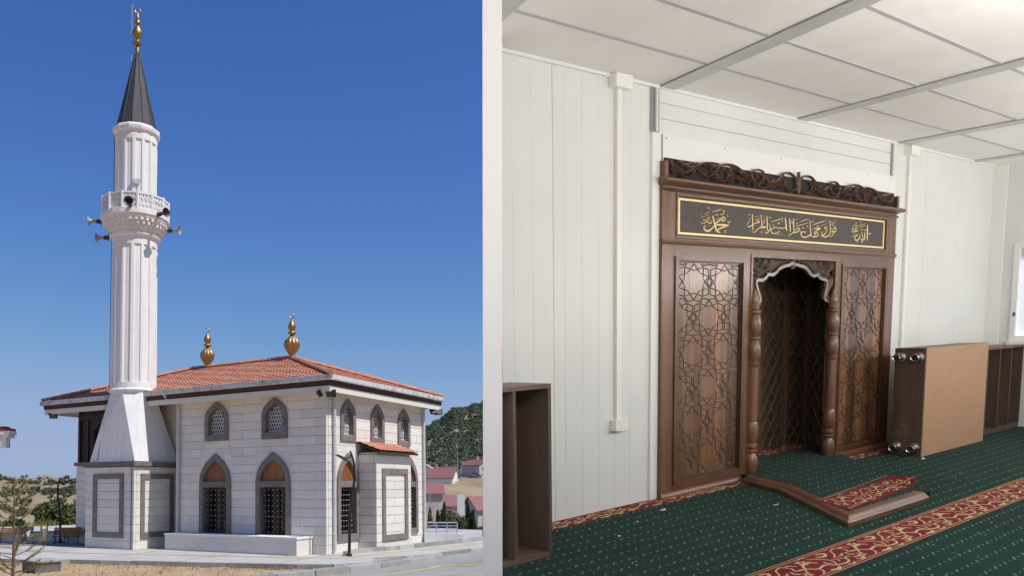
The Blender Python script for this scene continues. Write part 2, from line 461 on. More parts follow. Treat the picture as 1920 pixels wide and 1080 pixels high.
porch_m = WOOD('porch_wood', (0.055, 0.026, 0.016), (0.032, 0.016, 0.010), 'z', 0.55, 0)
lunette_m = WOOD('lunette_wood', (0.34, 0.13, 0.035), (0.27, 0.095, 0.026), 'z', 0.5, 0.1)
pipe_m = M('downpipe_white', (0.62, 0.615, 0.62), 0.45, (0.54, 0.54, 0.55), 2)
gold_m = M('gilded_metal', (0.46, 0.30, 0.125), 0.45, (0.28, 0.175, 0.07), 6.0, metal=0.9)
lattice_m = M('white_lattice', (0.78, 0.775, 0.76), 0.6)
iron_m = M('black_iron', (0.012, 0.012, 0.013), 0.5)
knob_m = M('grille_knob', (0.55, 0.52, 0.45), 0.35, metal=0.7)
lead_m = M('lead_grey_cap', (0.042, 0.042, 0.046), 0.55, (0.062, 0.062, 0.067), 1.5, stretch=(4, 4, 0.5), metal=0.2)
def tile_mat():
    m, n, l, b = nt('clay_tile')
    v = coords(n, l, 'pos')
    a = mixc(n, l, ramp(n, l, noise(n, l, v, 3.4, 3), 0.3, 0.7), (0.44, 0.165, 0.10), (0.56, 0.27, 0.175))
    a = mixc(n, l, ramp(n, l, noise(n, l, v, 9.0, 2), 0.5, 0.8), a, (0.64, 0.38, 0.27))
    a = mixc(n, l, ramp(n, l, noise(n, l, v, 0.7, 4), 0.55, 0.8), a, (0.36, 0.13, 0.08))
    l.new(a, b.inputs['Base Color']); b.inputs['Roughness'].default_value = 0.8
    return m
tile_m = tile_mat()
def glass_dark():
    m, n, l, b = nt('dark_window_glass')
    b.inputs['Base Color'].default_value = (0.012, 0.014, 0.016, 1); b.inputs['Roughness'].default_value = 0.06
    b.inputs['Specular IOR Level'].default_value = 0.7
    return m
glass_m = glass_dark()

FL = lambda u, d, z: (u, YC-d, z)         # on the long front wall, d = distance out of the wall
FS = lambda u, d, z: (XC+d, u, z)         # on the sunlit end wall
CH = 0.2875

def blocks(F, u0, u1, z0, nc, parent, holes=(), bl=1.2, depth=0.12, ch=CH, off=0.0):
    """courses of facing stones with open joints; each stone is a piece"""
    j = 0.006
    def put(a, b, za, zb):
        if b-a < 0.03 or zb-za < 0.03: return
        a += j; b -= j; za += j; zb -= j
        p, q = F(a, -depth, za), F(b, random.uniform(-0.003, 0.003), zb)
        lo = [min(p[k], q[k]) for k in range(3)]; hi = [max(p[k], q[k]) for k in range(3)]
        piece('stone', [hi[k]-lo[k] for k in range(3)], lo, stone_m, parent)
    for c in range(nc):
        za, zb = z0+c*ch, z0+(c+1)*ch
        u = u0 - bl + ((0.5*bl if c % 2 else 0) + off) % bl
        cuts = []
        while u < u1:
            a, b = max(u, u0), min(u+bl, u1)
            u += bl
            if b > a: cuts.append((a, b))
        for a, b in cuts:
            segs = [(a, b)]
            for h0, h1, hz0, hz1 in holes:
                if hz1 <= za+0.01 or hz0 >= zb-0.01: continue
                new = []
                for s, e in segs:
                    if h1 <= s or h0 >= e: new.append((s, e)); continue
                    if h0 > s: new.append((s, h0))
                    if h1 < e: new.append((h1, e))
                    m0, m1 = max(s, h0), min(e, h1)
                    if hz0 > za+0.02: put(m0, m1, za, hz0)
                    if hz1 < zb-0.02: put(m0, m1, hz1, zb)
                segs = new
            for s, e in segs: put(s, e, za, zb)

def arch(w, zb, zs, zt, n=12, p=2.7):
    """outline of an opening with a pointed arch, starting bottom left"""
    L = [(-w/2, zb), (-w/2, zs)]
    for i in range(1, n+1):
        t = i/n; L.append((-w/2*(1-t**p), zs+(zt-zs)*t))
    return L + [(-x, z) for x, z in L[-2::-1]]

def hexlattice(F, c, w, zb, zs, zt, d, s=0.17):
    mb = MB()
    rows = int((zt-zb)/(s*0.75))+2
    def inside(x, z):
        if z < zb or z > zt: return False
        if z <= zs: return abs(x) <= w/2
        return abs(x) <= w/2*(1-((z-zs)/(zt-zs))**2.7)
    for r in range(rows):
        for k in range(-6, 7):
            x = k*s*0.62 + (s*0.31 if r % 2 else 0); z = zb + r*s*0.75
            P = [(x + s*0.36*sin(pi/3*i), z + s*0.5*cos(pi/3*i)) for i in range(6)]
            for i in range(3):
                a, b = P[i], P[i+1]
                if inside(*a) and inside(*b): mb.stroke([a, b], 0.042, lambda u, v, h: F(c+u, d+h, v), 0.02, taper=False, round_=False)
    return mb

def upper_window(parent, F, c, w, zb, zt, reveal=0.2):
    zs = zb + (zt-zb)*0.50
    ou = arch(w, zb, zs, zt); iw = w-0.32; inn = arch(iw, zb+0.19, zs+0.02, zt-0.21)
    win = MB().ring(ou, inn, lambda x, z: F(c+x, 0.055, z), lambda x, z: F(c+x, -0.02, z)).build('window', dark_stone, parent)
    big = arch(iw+0.002, zb+0.189, zs+0.02, zt-0.209)
    MB().ring(arch(iw+0.12, zb+0.13, zs+.02, zt-0.13), big, lambda x, z: F(c+x, -0.022, z), lambda x, z: F(c+x, -reveal, z)).build('reveal', dark_stone, win)
    MB().prism(arch(iw+0.05, zb+0.15, zs+.02, zt-0.17), lambda x, z: F(c+x, -reveal-0.005, z), lambda x, z: F(c+x, -reveal-0.03, z)).build('pane', glass_m, win)
    hexlattice(F, c, iw, zb+0.2, zs+0.02, zt-0.22, -reveal+0.05).build('lattice', lattice_m, win)
    MB().box(*sorted((F(c-iw/2-.01, 0, 0)[0], F(c+iw/2+.01, -reveal+.03, 0)[0])), *sorted((F(c-iw/2-.01, 0.0, 0)[1], F(c+iw/2+.01, -reveal+.03, 0)[1])), zb+0.165, zb+0.205).build('sill', lattice_m, win)
    sp = MB()
    half = [p for p in ou if p[0] <= 0.0001][1:]
    for s in (-1, 1):
        sp.prism([(s*x, z) for x, z in half] + [(-s*w/2, zt)], lambda x, z: F(c+x, 0, z), lambda x, z: F(c+x, -0.1, z))
    sp.build('spandrel_stone', stone_m, parent)
    return (c-w/2, c+w/2, zb, zt)

def lower_window(parent, F, c, w, zb, zt, reveal=0.3):
    zs = zb + (zt-zb)*0.62; fw = 0.165; lint = zb + (zt-zb)*0.605
    ou = arch(w, zb, zs, zt); inn = arch(w-2*fw, zb+0.2, zs+0.05, zt-0.24)
    win = MB().ring(ou, inn, lambda x, z: F(c+x, 0.06, z), lambda x, z: F(c+x, -0.02, z)).build('window', dark_stone, parent)
    iw = w-2*fw
    MB().ring(arch(iw+0.14, zb+0.13, zs+.05, zt-0.16), arch(iw+0.002, zb+0.199, zs+0.05, zt-0.239), lambda x, z: F(c+x, -0.022, z), lambda x, z: F(c+x, -reveal, z)).build('reveal', dark_stone, win)
    a, b = F(c-iw/2-.02, 0.052, 0), F(c+iw/2+.02, -reveal, 0)
    MB().box(*sorted((a[0], b[0])), *sorted((a[1], b[1])), lint, lint+0.2).build('lintel', dark_stone, win)
    lun = [p for p in arch(iw+0.03, lint+0.1, zs+0.06, zt-0.22)]
    MB().prism(lun, lambda x, z: F(c+x, -0.05, z), lambda x, z: F(c+x, -0.09, z)).build('lunette', lunette_m, win)
    a, b = F(c-iw/2-.02, -reveal-.005, 0), F(c+iw/2+.02, -reveal-.03, 0)
    MB().box(*sorted((a[0], b[0])), *sorted((a[1], b[1])), zb+0.15, lint+.05).build('pane', glass_m, win)
    a, b = F(c-iw/2, -reveal+.01, 0), F(c+iw/2, -reveal-.003, 0)
    gm = MB()
    wf = 0.06
    for k in range(3):
        u = c - iw/2 + iw*k/2
        p, q = F(u-wf/2, -reveal+.03, 0), F(u+wf/2, -reveal-.002, 0)
        gm.box(*sorted((p[0], q[0])), *sorted((p[1], q[1])), zb+0.2, lint)
    p, q = F(c-iw/2, -reveal+.028, 0), F(c+iw/2, -reveal-.002, 0)
    for z in (zb+0.2, zb+0.75, lint-.06): gm.box(*sorted((p[0], q[0])), *sorted((p[1], q[1])), z, z+wf)
    gm.build('casement', M('casement_brown', (.12, .05, .022), .5), win)
    gr = MB(); kn = MB()
    nu = 6; nz = 9
    for i in range(nu):
        u = c - iw/2 + iw*(i+0.5)/nu
        gr.tube([F(u, -0.1, zb+0.2), F(u, -0.1, lint)], 0.011, 5)
    for k in range(nz):
        z = zb+0.2 + (lint-zb-0.2)*(k+0.5)/nz
        gr.tube([F(c-iw/2, -0.1, z), F(c+iw/2, -0.1, z)], 0.011, 5)
        for i in range(nu):
            u = c - iw/2 + iw*(i+0.5)/nu
            vv = F(u, -0.1, z)
            kn.add([(vv[0]+.026*x, vv[1]+.026*y, vv[2]+.026*zz) for x, y, zz in ICO[1][0]], ICO[1][1])
    grl = gr.build('grille', iron_m, win)
    o = kn.build('grille_knobs', knob_m, win, smooth=60); o['kind'] = 'stuff'
    sp = MB(); half = [p for p in ou if p[0] <= 0.0001][1:]
    for s in (-1, 1):
        sp.prism([(s*x, z) for x, z in half] + [(-s*w/2, zt)], lambda x, z: F(c+x, 0, z), lambda x, z: F(c+x, -0.1, z))
    sp.build('spandrel_stone', stone_m, parent)
    return (c-w/2, c+w/2, zb, zt)

# ---- mosque
mosque = thing('mosque', 'small two-storey mosque of pale stone blocks under a red tiled hip roof', 'mosque', (XC-5, YC+3.3, 0))
XW = -23.9                                   # west end of the closed hall; the porch is beyond
holes_l = [upper_window(mosque, FL, -19.12, 1.06, 3.72, 5.07), upper_window(mosque, FL, -16.58, 1.06, 3.70, 5.06),
           lower_window(mosque, FL, -19.17, 1.42, 0.36, 3.27), lower_window(mosque, FL, -16.64, 1.42, 0.36, 3.26)]
holes_r = [upper_window(mosque, FS, 21.77, 0.88, 3.60, 4.99), upper_window(mosque, FS, 23.60, 0.88, 3.59, 4.97), upper_window(mosque, FS, 25.46, 0.88, 3.58, 4.96),
           lower_window(mosque, FS, 21.75, 1.25, 0.38, 3.22), lower_window(mosque, FS, 25.85, 1.2, 0.38, 3.22)]
YB = 27.14
core = MB()
for F, u0, u1, hs in ((FL, -20.92, XC-.04, holes_l), (FS, YC+.04, YB, holes_r)):
    # backing leaf with rectangular openings
    us = sorted({u0, u1} | {h[0] for h in hs} | {h[1] for h in hs})
    for a, b in zip(us, us[1:]):
        hh = sorted([h for h in hs if h[0] <= a+.001 and h[1] >= b-.001], key=lambda h: h[2]); z = 0
        for lo_, hi_ in [(h[2], h[3]) for h in hh] + [(5.18, None)]:
            if lo_ > z:
                p, q = F(a, -0.03, 0), F(b, -0.34, 0)
                core.box(*sorted((p[0], q[0])), *sorted((p[1], q[1])), z, lo_)
            z = hi_
core.box(XW, XC-.04, YB-.3, YB-.03, 0, 5.18)
core.box(XW, XW+.3, 21.35, YB-.3, 0, 5.18)
core.box(XW+.3, XC-.36, YC+.36, YB-.31, -0.1, 0.05)
core.build('wall', joint_m, mosque)
XS, YS = -20.95, 21.3                        # the wall steps back beside the minaret
FL2 = lambda u, d, z: (u, YS-d, z)
blocks(FL, XS, XC, 0, 18, mosque, holes_l)
blocks(FL2, -22.6, XS+.1, 0, 18, mosque, (), off=.3)
MB().box(XW, XS+.3, YS+.03, YS+.3, 0, 5.18).build('wall', joint_m, mosque)
BAY0, BAY1, BAYX = 22.39, 24.72, -13.81
blocks(FS, YC+.125, YB, 0, 18, mosque, holes_r + [(BAY0, BAY1, -0.1, 3.3)], off=0.35)
# downpipes and the narrow pilaster beside the hopper
def pipe(pts, r=0.05, name='downpipe'):
    p = MB().tube(pts, r, 8).build(name, pipe_m, mosque, smooth=50)
    z = 0.6
    while z < 5:
        q = pts[-1]; MB().lathe([(r+.012, z), (r+.012, z+.05)], (q[0], q[1]), 8).build('clip', pipe_m, p); z += 1.75
pipe([(-21.15, YC-.5, 5.40), (-21.12, YC-.42, 5.28), (-20.9, YC-.13, 5.12), (-20.88, YC-.09, 4.9), (-20.88, YC-.09, 0.05)], 0.06)
pipe([(XC+.40, 20.95, 5.36), (XC+.38, 20.92, 5.2), (XC+.1, 20.9, 5.05), (XC+.08, 20.9, 4.9), (XC+.08, 20.9, 0.05)])
pipe([(XC+.40, 26.95, 5.36), (XC+.38, 26.94, 5.2), (XC+.1, 26.9, 5.05), (XC+.08, 26.9, 4.9), (XC+.08, 26.9, 0.05)])
# eaves: soffit, scalloped brown fascia, gutter
EX0, EX1, EY0, EY1 = -27.85, XC+.45, YC-.45, YB+.45
so = MB(); so.box(EX0+.03, EX1-.03, EY0+.03, EY1-.03, 5.17, 5.21); so.build('soffit', soffit_m, mosque)
bd = MB()
bd.box(EX0, EX1, EY0, EY0+.028, 5.05, 5.235); bd.box(EX1-.028, EX1, EY0+.03, EY1, 5.05, 5.235); bd.box(EX0, EX0+.028, EY0+.03, EY1, 5.05, 5.235)
bd.build('eaves_board', M('cream_board', (.74, .69, .60), .7), mosque)
fs = MB()
def scallop(p, q, z0, z1, d):
    a, b = Vector(p), Vector(q); L = (b-a).length; n = int(L/0.13); t = (b-a)/L
    pts = [(0, z1)]
    for i in range(n):
        for k in range(4):
            pts.append((L*(i+k/4)/n, z0 + 0.045*(1-abs(sin(pi*k/4)))))
    pts += [(L, z0+.045), (L, z1)]
    nn = Vector((-t.y, t.x))*d
    fs.prism(pts, lambda s, z: (a.x+t.x*s, a.y+t.y*s, z), lambda s, z: (a.x+t.x*s+nn.x, a.y+t.y*s+nn.y, z))
scallop((EX0-.02, EY0-.03), (EX1+.03, EY0-.03), 5.235, 5.395, 0.025)
scallop((EX1+.03, EY0-.005), (EX1+.03, EY1+.03), 5.235, 5.395, 0.025)
scallop((EX0-.045, EY1), (EX0-.045, EY0), 5.235, 5.395, 0.02)
fs.build('scalloped_fascia', brown_m, mosque)
gt = MB()
def gutter(p, q, out):
    a, b = Vector(p), Vector(q); o = Vector(out)
    prof = [(0, 5.56), (0, 5.41), (0.03, 5.395), (0.09, 5.395), (0.12, 5.42), (0.125, 5.56), (0.105, 5.56), (0.1, 5.43), (0.02, 5.41), (0.015, 5.56)]
    gt.prism(prof, lambda d, z: (a.x+o.x*d, a.y+o.y*d, z), lambda d, z: (b.x+o.x*d, b.y+o.y*d, z))
gutter((EX0-.1, EY0-.035), (EX1+.15, EY0-.035), (0, -1)); gutter((EX1+.033, EY0-.04), (EX1+.033, EY1+.1), (1, 0)); gutter((EX0-.05, EY0), (EX0-.05, EY1), (-1, 0))
gt.build('gutter', gutter_m, mosque)
# roof
ZE, ZR = 5.50, 6.92
RY = (EY0+EY1)/2; RX0, RX1 = -23.5, -18.42
def slope(A, B, top0, top1, name):
    """barrel tiles between eave A-B and ridge top0-top1 (3D)"""
    A, B, C, D = Vector(A), Vector(B), Vector(top0), Vector(top1)
    u = (B-A).normalized(); L = (B-A).length
    n3 = u.cross(((C+D)/2 - (A+B)/2)).normalized()
    if n3.z < 0: n3 = -n3
    up = n3.cross(u); 
    if up.z < 0: up = -up
    H = (C-A).dot(up); s0 = (C-A).dot(u); s1 = (D-A).dot(u)
    mb = MB(); pitch = 0.15; sub = 4; rows = int(H/0.26); 
    nu = int(L/pitch)*sub
    V = []; 
    for r in range(rows):
        for e in (0, 1):
            v = H*(r+e)/rows + (0.03 if e else -0.0)
            lift = 0.032*(1-e) + 0.0
            for i in range(nu+1):
                s = L*i/nu; lo_, hi_ = s0*v/H, L + (s1-L)*v/H
                s2 = min(max(s, lo_), hi_)
                wv = 0.026*abs(cos(pi*i/sub)) + lift + 0.006*sin(i*1.7+r*2.3)
                V.append(A + u*s2 + up*v + n3*(wv+0.015))
    F = []
    w = nu+1
    for r in range(2*rows-1):
        for i in range(nu):
            F.append((r*w+i, r*w+i+1, (r+1)*w+i+1, (r+1)*w+i))
    mb.add(V, F)
    o = mb.build(name, tile_m, mosque, fixn=False); o['kind'] = 'stuff'
ov = 0.09
c1, c2, c3, c4 = (EX0-ov, EY0-ov, ZE), (EX1+ov, EY0-ov, ZE), (EX1+ov, EY1+ov, ZE), (EX0-ov, EY1+ov, ZE)
t1, t2 = (RX0, RY, ZR), (RX1, RY, ZR)
slope(c1, c2, t1, t2, 'roof_tiles'); slope(c2, c3, t2, t2, 'roof_tiles'); slope(c3, c4, t2, t1, 'roof_tiles'); slope(c4, c1, t1, t1, 'roof_tiles')
deck = MB(); 
dk = [(EX0, EY0, ZE-.02), (EX1, EY0, ZE-.02), (EX1, EY1, ZE-.02), (EX0, EY1, ZE-.02), (RX0, RY, ZR-.03), (RX1, RY, ZR-.03)]
deck.add(dk, [(0,1,5,4), (1,2,5), (2,3,4,5), (3,0,4), (3,2,1,0)]); deck.build('roof_deck', brown_m, mosque)
def ridge(a, b):
    a, b = Vector(a), Vector(b); L = (b-a).length; n = max(2, int(L/0.36))
    t = (b-a)/L; sdv = t.cross(Vector((0, 0, 1))).normalized(); upv = sdv.cross(t)
    for i in range(n):
        p, q = a + t*L*i/n, a + t*(L*(i+1)/n + 0.05)
        m = MB(); V = []
        for P_, rr in ((p, 0.105), (q, 0.085)):
            for k in range(7):
                an = pi*(k/6); V.append(P_ + sdv*cos(an)*rr + upv*(sin(an)*rr + 0.02))
        m.add(V, [(k, k+1, 8+k, 7+k) for k in range(6)] + [tuple(range(7)), tuple(range(7, 14))])
        m.build('ridge_tile', tile_m, mosque, fixn=False)
ridge((EX1+.07, EY0-.07, ZE+.07), (RX1, RY, ZR+.05)); ridge((EX1+.07, EY1+.07, ZE+.07), (RX1, RY, ZR+.05)); ridge((RX0, RY, ZR+.05), (RX1, RY, ZR+.05)); ridge((EX0-.07, EY0-.07, ZE+.07), (RX0, RY, ZR+.05))
# finials
def crescent(mb, c, z, r, ax, th=0.025):
    P = []
    for i in range(15):
        q = radians(-60) + radians(300)*i/14 - pi/2 + radians(90) + radians(30)
        P.append(q)
    pts = []
    for i in range(17):
        f = i/16; q = radians(120) + radians(300)*f
        pts.append((Vector((c[0]+ax[0]*r*cos(q), c[1]+ax[1]*r*cos(q), z+r+r*sin(q))), th*(0.25+0.75*sin(pi*f))))
    mb.tube([p for p, _ in pts], [w for _, w in pts], 6)
def finial(parent, c, z, k=1.0, name='finial'):
    a = k
    p = MB().lathe([(0.05*a, z-.05), (0.06*a, z+.06*a), (0.10*a, z+.12*a), (0.26*a, z+.33*a), (0.31*a, z+.5*a), (0.27*a, z+.65*a), (0.12*a, z+.80*a), (0.055*a, z+.86*a)], c, 48,
                   fr=lambda q, r, zz: r*(0.86+0.14*abs(cos(8*q)))).build(name, gold_m, parent, smooth=45)
    MB().lathe([(0.05*a, z+.86*a), (0.13*a, z+.90*a), (0.15*a, z+.95*a), (0.13*a, z+1.0*a), (0.07*a, z+1.03*a)], c, 20).build('collar', gold_m, p, smooth=45)
    MB().lathe([(0.07*a, z+1.03*a), (0.13*a, z+1.09*a), (0.16*a, z+1.17*a), (0.12*a, z+1.29*a), (0.045*a, z+1.42*a), (0.022*a, z+1.55*a)], c, 32,
               fr=lambda q, r, zz: r*(0.9+0.1*abs(cos(6*q+zz*14/a)))).build('bulb', gold_m, p, smooth=45)
    m = MB(); crescent(m, c, z+1.53*a, 0.085*a, (0.85, 0.52)); m.build('crescent', gold_m, p, smooth=45)
finial(mosque, (-18.42, RY), 6.98, 1.0); finial(mosque, (-22.72, RY), 6.98, 0.95)
# bay on the sunlit end wall
bay = MB().box(XC+.01, BAYX-.03, BAY0+.03, BAY1-.03, 0, 3.25).build('bay', joint_m, mosque)
for c in range(11):
    za, zb = c*CH+.007, (c+1)*CH-.007
    piece('stone', (BAYX-XC-.11, .1, zb-za), (XC+.0, BAY0, za), stone_m, bay)
    half = (BAY1-BAY0)/2; us = [BAY0, BAY0+half, BAY1] if c % 2 else [BAY0, BAY1]
    for a, b in zip(us, us[1:]): piece('stone', (.1, b-a-.014, zb-za), (BAYX-.1, a+.007, za), stone_m, bay)
    piece('stone', (BAYX-XC-.11, .1, zb-za), (XC+.0, BAY1-.1, za), stone_m, bay)
FB = lambda u, d, z: (BAYX+d, u, z)
rc = lambda u0, u1, z0, z1: [(u0, z0), (u0, z1), (u1, z1), (u1, z0)]
MB().ring(rc(22.74, 24.44, .31, 2.72), rc(22.93, 24.25, .50, 2.53), lambda u, z: FB(u, .05, z), lambda u, z: FB(u, -.005, z)).build('frame', dark_stone, bay)
br = MB()
br.prism([(BAYX+.22, 3.20), (XC+.02, 3.55), (XC+.02, 3.60), (BAYX+.22, 3.26)], lambda x, z: (x, BAY0-.13, z), lambda x, z: (x, BAY1+.16, z))
roofb = br.build('bay_roof', brown_m, bay)
bt = MB(); V = []; F = []
n = int((BAY1-BAY0+.29)/.19)*4
for r in range(4):
    for e in (0, 1):
        f = (r+e)/4
        for i in range(n+1):
            V.append((BAYX+.24+(XC-BAYX-.22)*f, BAY0-.14+(BAY1-BAY0+.31)*i/n, 3.275+.34*f+.03*(1-e)+.022*abs(cos(pi*i/4))))
F = [(r*(n+1)+i, r*(n+1)+i+1, (r+1)*(n+1)+i+1, (r+1)*(n+1)+i) for r in range(7) for i in range(n)]
bt.add(V, F); o = bt.build('bay_roof_tiles', tile_m, bay, fixn=False); o['kind'] = 'stuff'
# porch at the west end: stone piers, dark timber arcade
px0, px1 = -26.45, -25.87
porch = MB().box(px0+.03, px1-.03, YC+.03, YC+.57, 0, 3.0).build('porch_pier', joint_m, mosque)
for c in range(10):
    z = 0.01+c*.299
    piece('stone', (px1-px0, .1, .285), (px0, YC, z), stone_m, porch); piece('stone', (.1, .5, .285), (px1-.1, YC+.102, z), stone_m, porch); piece('stone', (.1, .5, .285), (px0, YC+.102, z), stone_m, porch)
MB().box(px0-.07, px1+.07, YC-.07, YC+.67, 3.0, 3.13).build('pier_cap', dark_stone, mosque)
MB().box(px0, px1, YB-.6, YB, 0, 3.1).build('porch_pier', stone_m, mosque)
pw = MB()
op = [(px0+.02, 3.13), (px0+.02, 5.17), (XW, 5.17), (XW, 3.13), (XW-.35, 3.13), (XW-.35, 4.35), (XW-.6, 4.62), (-25.32, 4.62), (-25.62, 4.33), (-25.62, 3.13)]
pw.prism(op, lambda x, z: (x, YC+.12, z), lambda x, z: (x, YC+.30, z))
op2 = [(YC+.3, 3.13), (YC+.3, 5.17), (YB-.02, 5.17), (YB-.02, 3.13), (YB-.5, 3.13), (YB-.5, 4.35), (YB-.8, 4.62), (YC+1.2, 4.62), (YC+.85, 4.33), (YC+.85, 3.13)]
pw.prism(op2, lambda y, z: (px0+.1, y, z), lambda y, z: (px0+.28, y, z))
pa = pw.build('porch_arcade', porch_m, mosque)
pm = MB(); pm.box(px0, px0+.12, YC+.05, YC+.2, 3.13, 5.17); pm.box(px1-.1, px1, YC+.06, YC+.2, 3.13, 4.8); pm.box(px0+.12, XW, YC+.06, YC+.2, 4.78, 5.0); pm.build('porch_post', porch_m, pa)
# stone bench along the front
sb = thing('stone_bench', 'long low white stone bench against the shaded mosque wall', 'bench', (-17.6, 20.1, 0))
MB().box(-20.7, -15.05, 19.72, 20.52, 0, 0.50).build('base', stone_m, sb)
MB().box(-20.72, -15.02, 19.69, 20.53, 0.50, 0.56).build('slab', plaster, sb)

# ---- minaret
AX = (-22.88, 20.2)
MX0, MX1, MY0, MY1 = -24.14, -21.63, 19.17, 21.29
minaret = thing('minaret', 'tall fluted white minaret with dark pointed cap and ringed balcony', 'minaret', (AX[0], AX[1], 0))
ped = MB().box(MX0+.03, MX1-.03, MY0+.03, MY1-.03, 0, 2.86).build('pedestal', joint_m, minaret)
pch = 2.86/10
for c in range(10):
    za = c*pch+.007; hgt = pch-.014
    xs = [MX0, MX0+1.25, MX1] if c % 2 else [MX0, MX0+.6, MX0+1.9, MX1]
    for a, b in zip(xs, xs[1:]): piece('stone', (b-a-.012, .1, hgt), (a+.006, MY0, za), stone_m, ped)
    ys = [MY0+.102, MY0+.9, MY1] if c % 2 else [MY0+.102, MY0+1.3, MY1]
    for a, b in zip(ys, ys[1:]): piece('stone', (.1, b-a-.012, hgt), (MX1-.1, a+.006, za), stone_m, ped)
    piece('stone', (.1, MY1-MY0-.12, hgt), (MX0, MY0+.105, za), stone_m, ped)
FP = lambda u, d, z: (u, MY0-d, z)
MB().ring(rc(-23.70, -22.14, .38, 2.62), rc(-23.52, -22.32, .56, 2.44), lambda u, z: (u, MY0-.05, z), lambda u, z: (u, MY0+.005, z)).build('panel_frame', dark_stone, ped)
MB().ring(rc(19.45, 20.98, .38, 2.62), rc(19.62, 20.81, .56, 2.44), lambda u, z: (MX1+.05, u, z), lambda u, z: (MX1-.005, u, z)).build('panel_frame', dark_stone, ped)
capm = MB().box(MX0-.1, MX1+.1, MY0-.1, MY1, 2.88, 3.05).build('pedestal_cap', dark_stone, ped)
# transition from square to shaft: Turkish triangles
tr = MB()
hw = 1.19; z0, z1 = 3.05, 5.50; cxm, cym = (MX0+MX1)/2, 20.24
q = [(cxm-hw+.04, 19.24), (cxm+hw, 19.24), (cxm+hw, 21.28), (cxm-hw+.04, 21.28)]
top = [(AX[0]+.84*cos(radians(a)), AX[1]+.84*sin(radians(a))) for a in (-112.5, -67.5, -22.5, 22.5, 67.5, 112.5, 157.5, 202.5)]
mid = 0.0
V = [(*p, z0) for p in q] + [(*p, z1) for p in top] + [(*p, 5.62) for p in top]
F = [(0, 1, 5, 4), (1, 6, 5), (1, 2, 7, 6), (2, 8, 7), (2, 3, 9, 8), (3, 10, 9), (3, 0, 11, 10), (0, 4, 11)]
F += [(4+i, 4+(i+1) % 8, 12+(i+1) % 8, 12+i) for i in range(8)] + [(3, 2, 1, 0), tuple(range(12, 20))]
tr.add(V, F); tr.build('transition', plaster, minaret)
MB().lathe([(.80, 5.57), (.88, 5.60), (.895, 5.63), (.88, 5.66), (.82, 5.69)], AX, 16, a0=pi/16).build('ring_moulding', plaster, minaret)
NFL = 14
def flute(q, r, z):
    f = (q*NFL/(2*pi)) % 1.0
    return r if (f < 0.30 or f > 0.99) else (r-0.05 if f > 0.36 and f < 0.93 else r-0.02)
def shaft(z0, z1, r0, r1, name):
    n = NFL*10
    prof = [(r0+.012, z0), (r0+.012, z0+.22), (r0-.001, z0+.22001)]
    V = []
    sh = MB()
    rings = [(z0, 0, 0), (z0+.22, 0, 0), (z0+.23, 1, 0), (z1-.42, 1, 0), (z1-.41, 0, 0.0), (z1, 0, 0)]
    Vv = []; 
    for z, fl, _ in rings:
        r = r0 + (r1-r0)*(z-z0)/(z1-z0)
        for k in range(n):
            a = 2*pi*k/n
            Vv.append((AX[0]+(flute(a, r, z) if fl else r)*cos(a), AX[1]+(flute(a, r, z) if fl else r)*sin(a), z))
    Ff = [(i*n+k, i*n+(k+1) % n, (i+1)*n+(k+1) % n, (i+1)*n+k) for i in range(len(rings)-1) for k in range(n)]
    sh.add(Vv, Ff)
    return sh.build(name, plaster, minaret, smooth=12)
shaft(5.68, 11.35, .815, .80, 'shaft')
corb = MB().lathe([(.80, 11.22), (.90, 11.27), (.92, 11.33), (.84, 11.38), (.85, 11.47), (.93, 11.50), (.94, 11.58), (1.0, 11.60), (1.02, 11.70), (1.09, 11.72), (1.10, 11.80), (1.17, 11.83), (1.19, 11.92), (1.23, 11.94), (1.23, 12.03)], AX, 24, a0=pi/24).build('corbel', plaster, minaret)
dn = MB()
for tier, (r, z, hh) in enumerate(((.955, 11.50, .11), (1.035, 11.60, .12), (1.115, 11.72, .12))):
    for k in range(36):
        a = 2*pi*(k+.5*(tier % 2))/36; ca, sa = cos(a), sin(a)
        P = [(r-.05, -.045), (r+.035, -.045), (r+.035, .045), (r-.05, .045)]
        dn.prism([(AX[0]+p*ca-t*sa, AX[1]+p*sa+t*ca) for p, t in P], lambda x, y: (x, y, z), lambda x, y: (x, y, z+hh))
o = dn.build('stalactite_teeth', plaster, corb); o['kind'] = 'stuff'
bal = MB().lathe([(1.14, 12.03), (1.23, 12.03), (1.23, 12.10), (1.14, 12.10)], AX, 24, a0=pi/24).build('balcony', plaster, minaret)
NP = 14
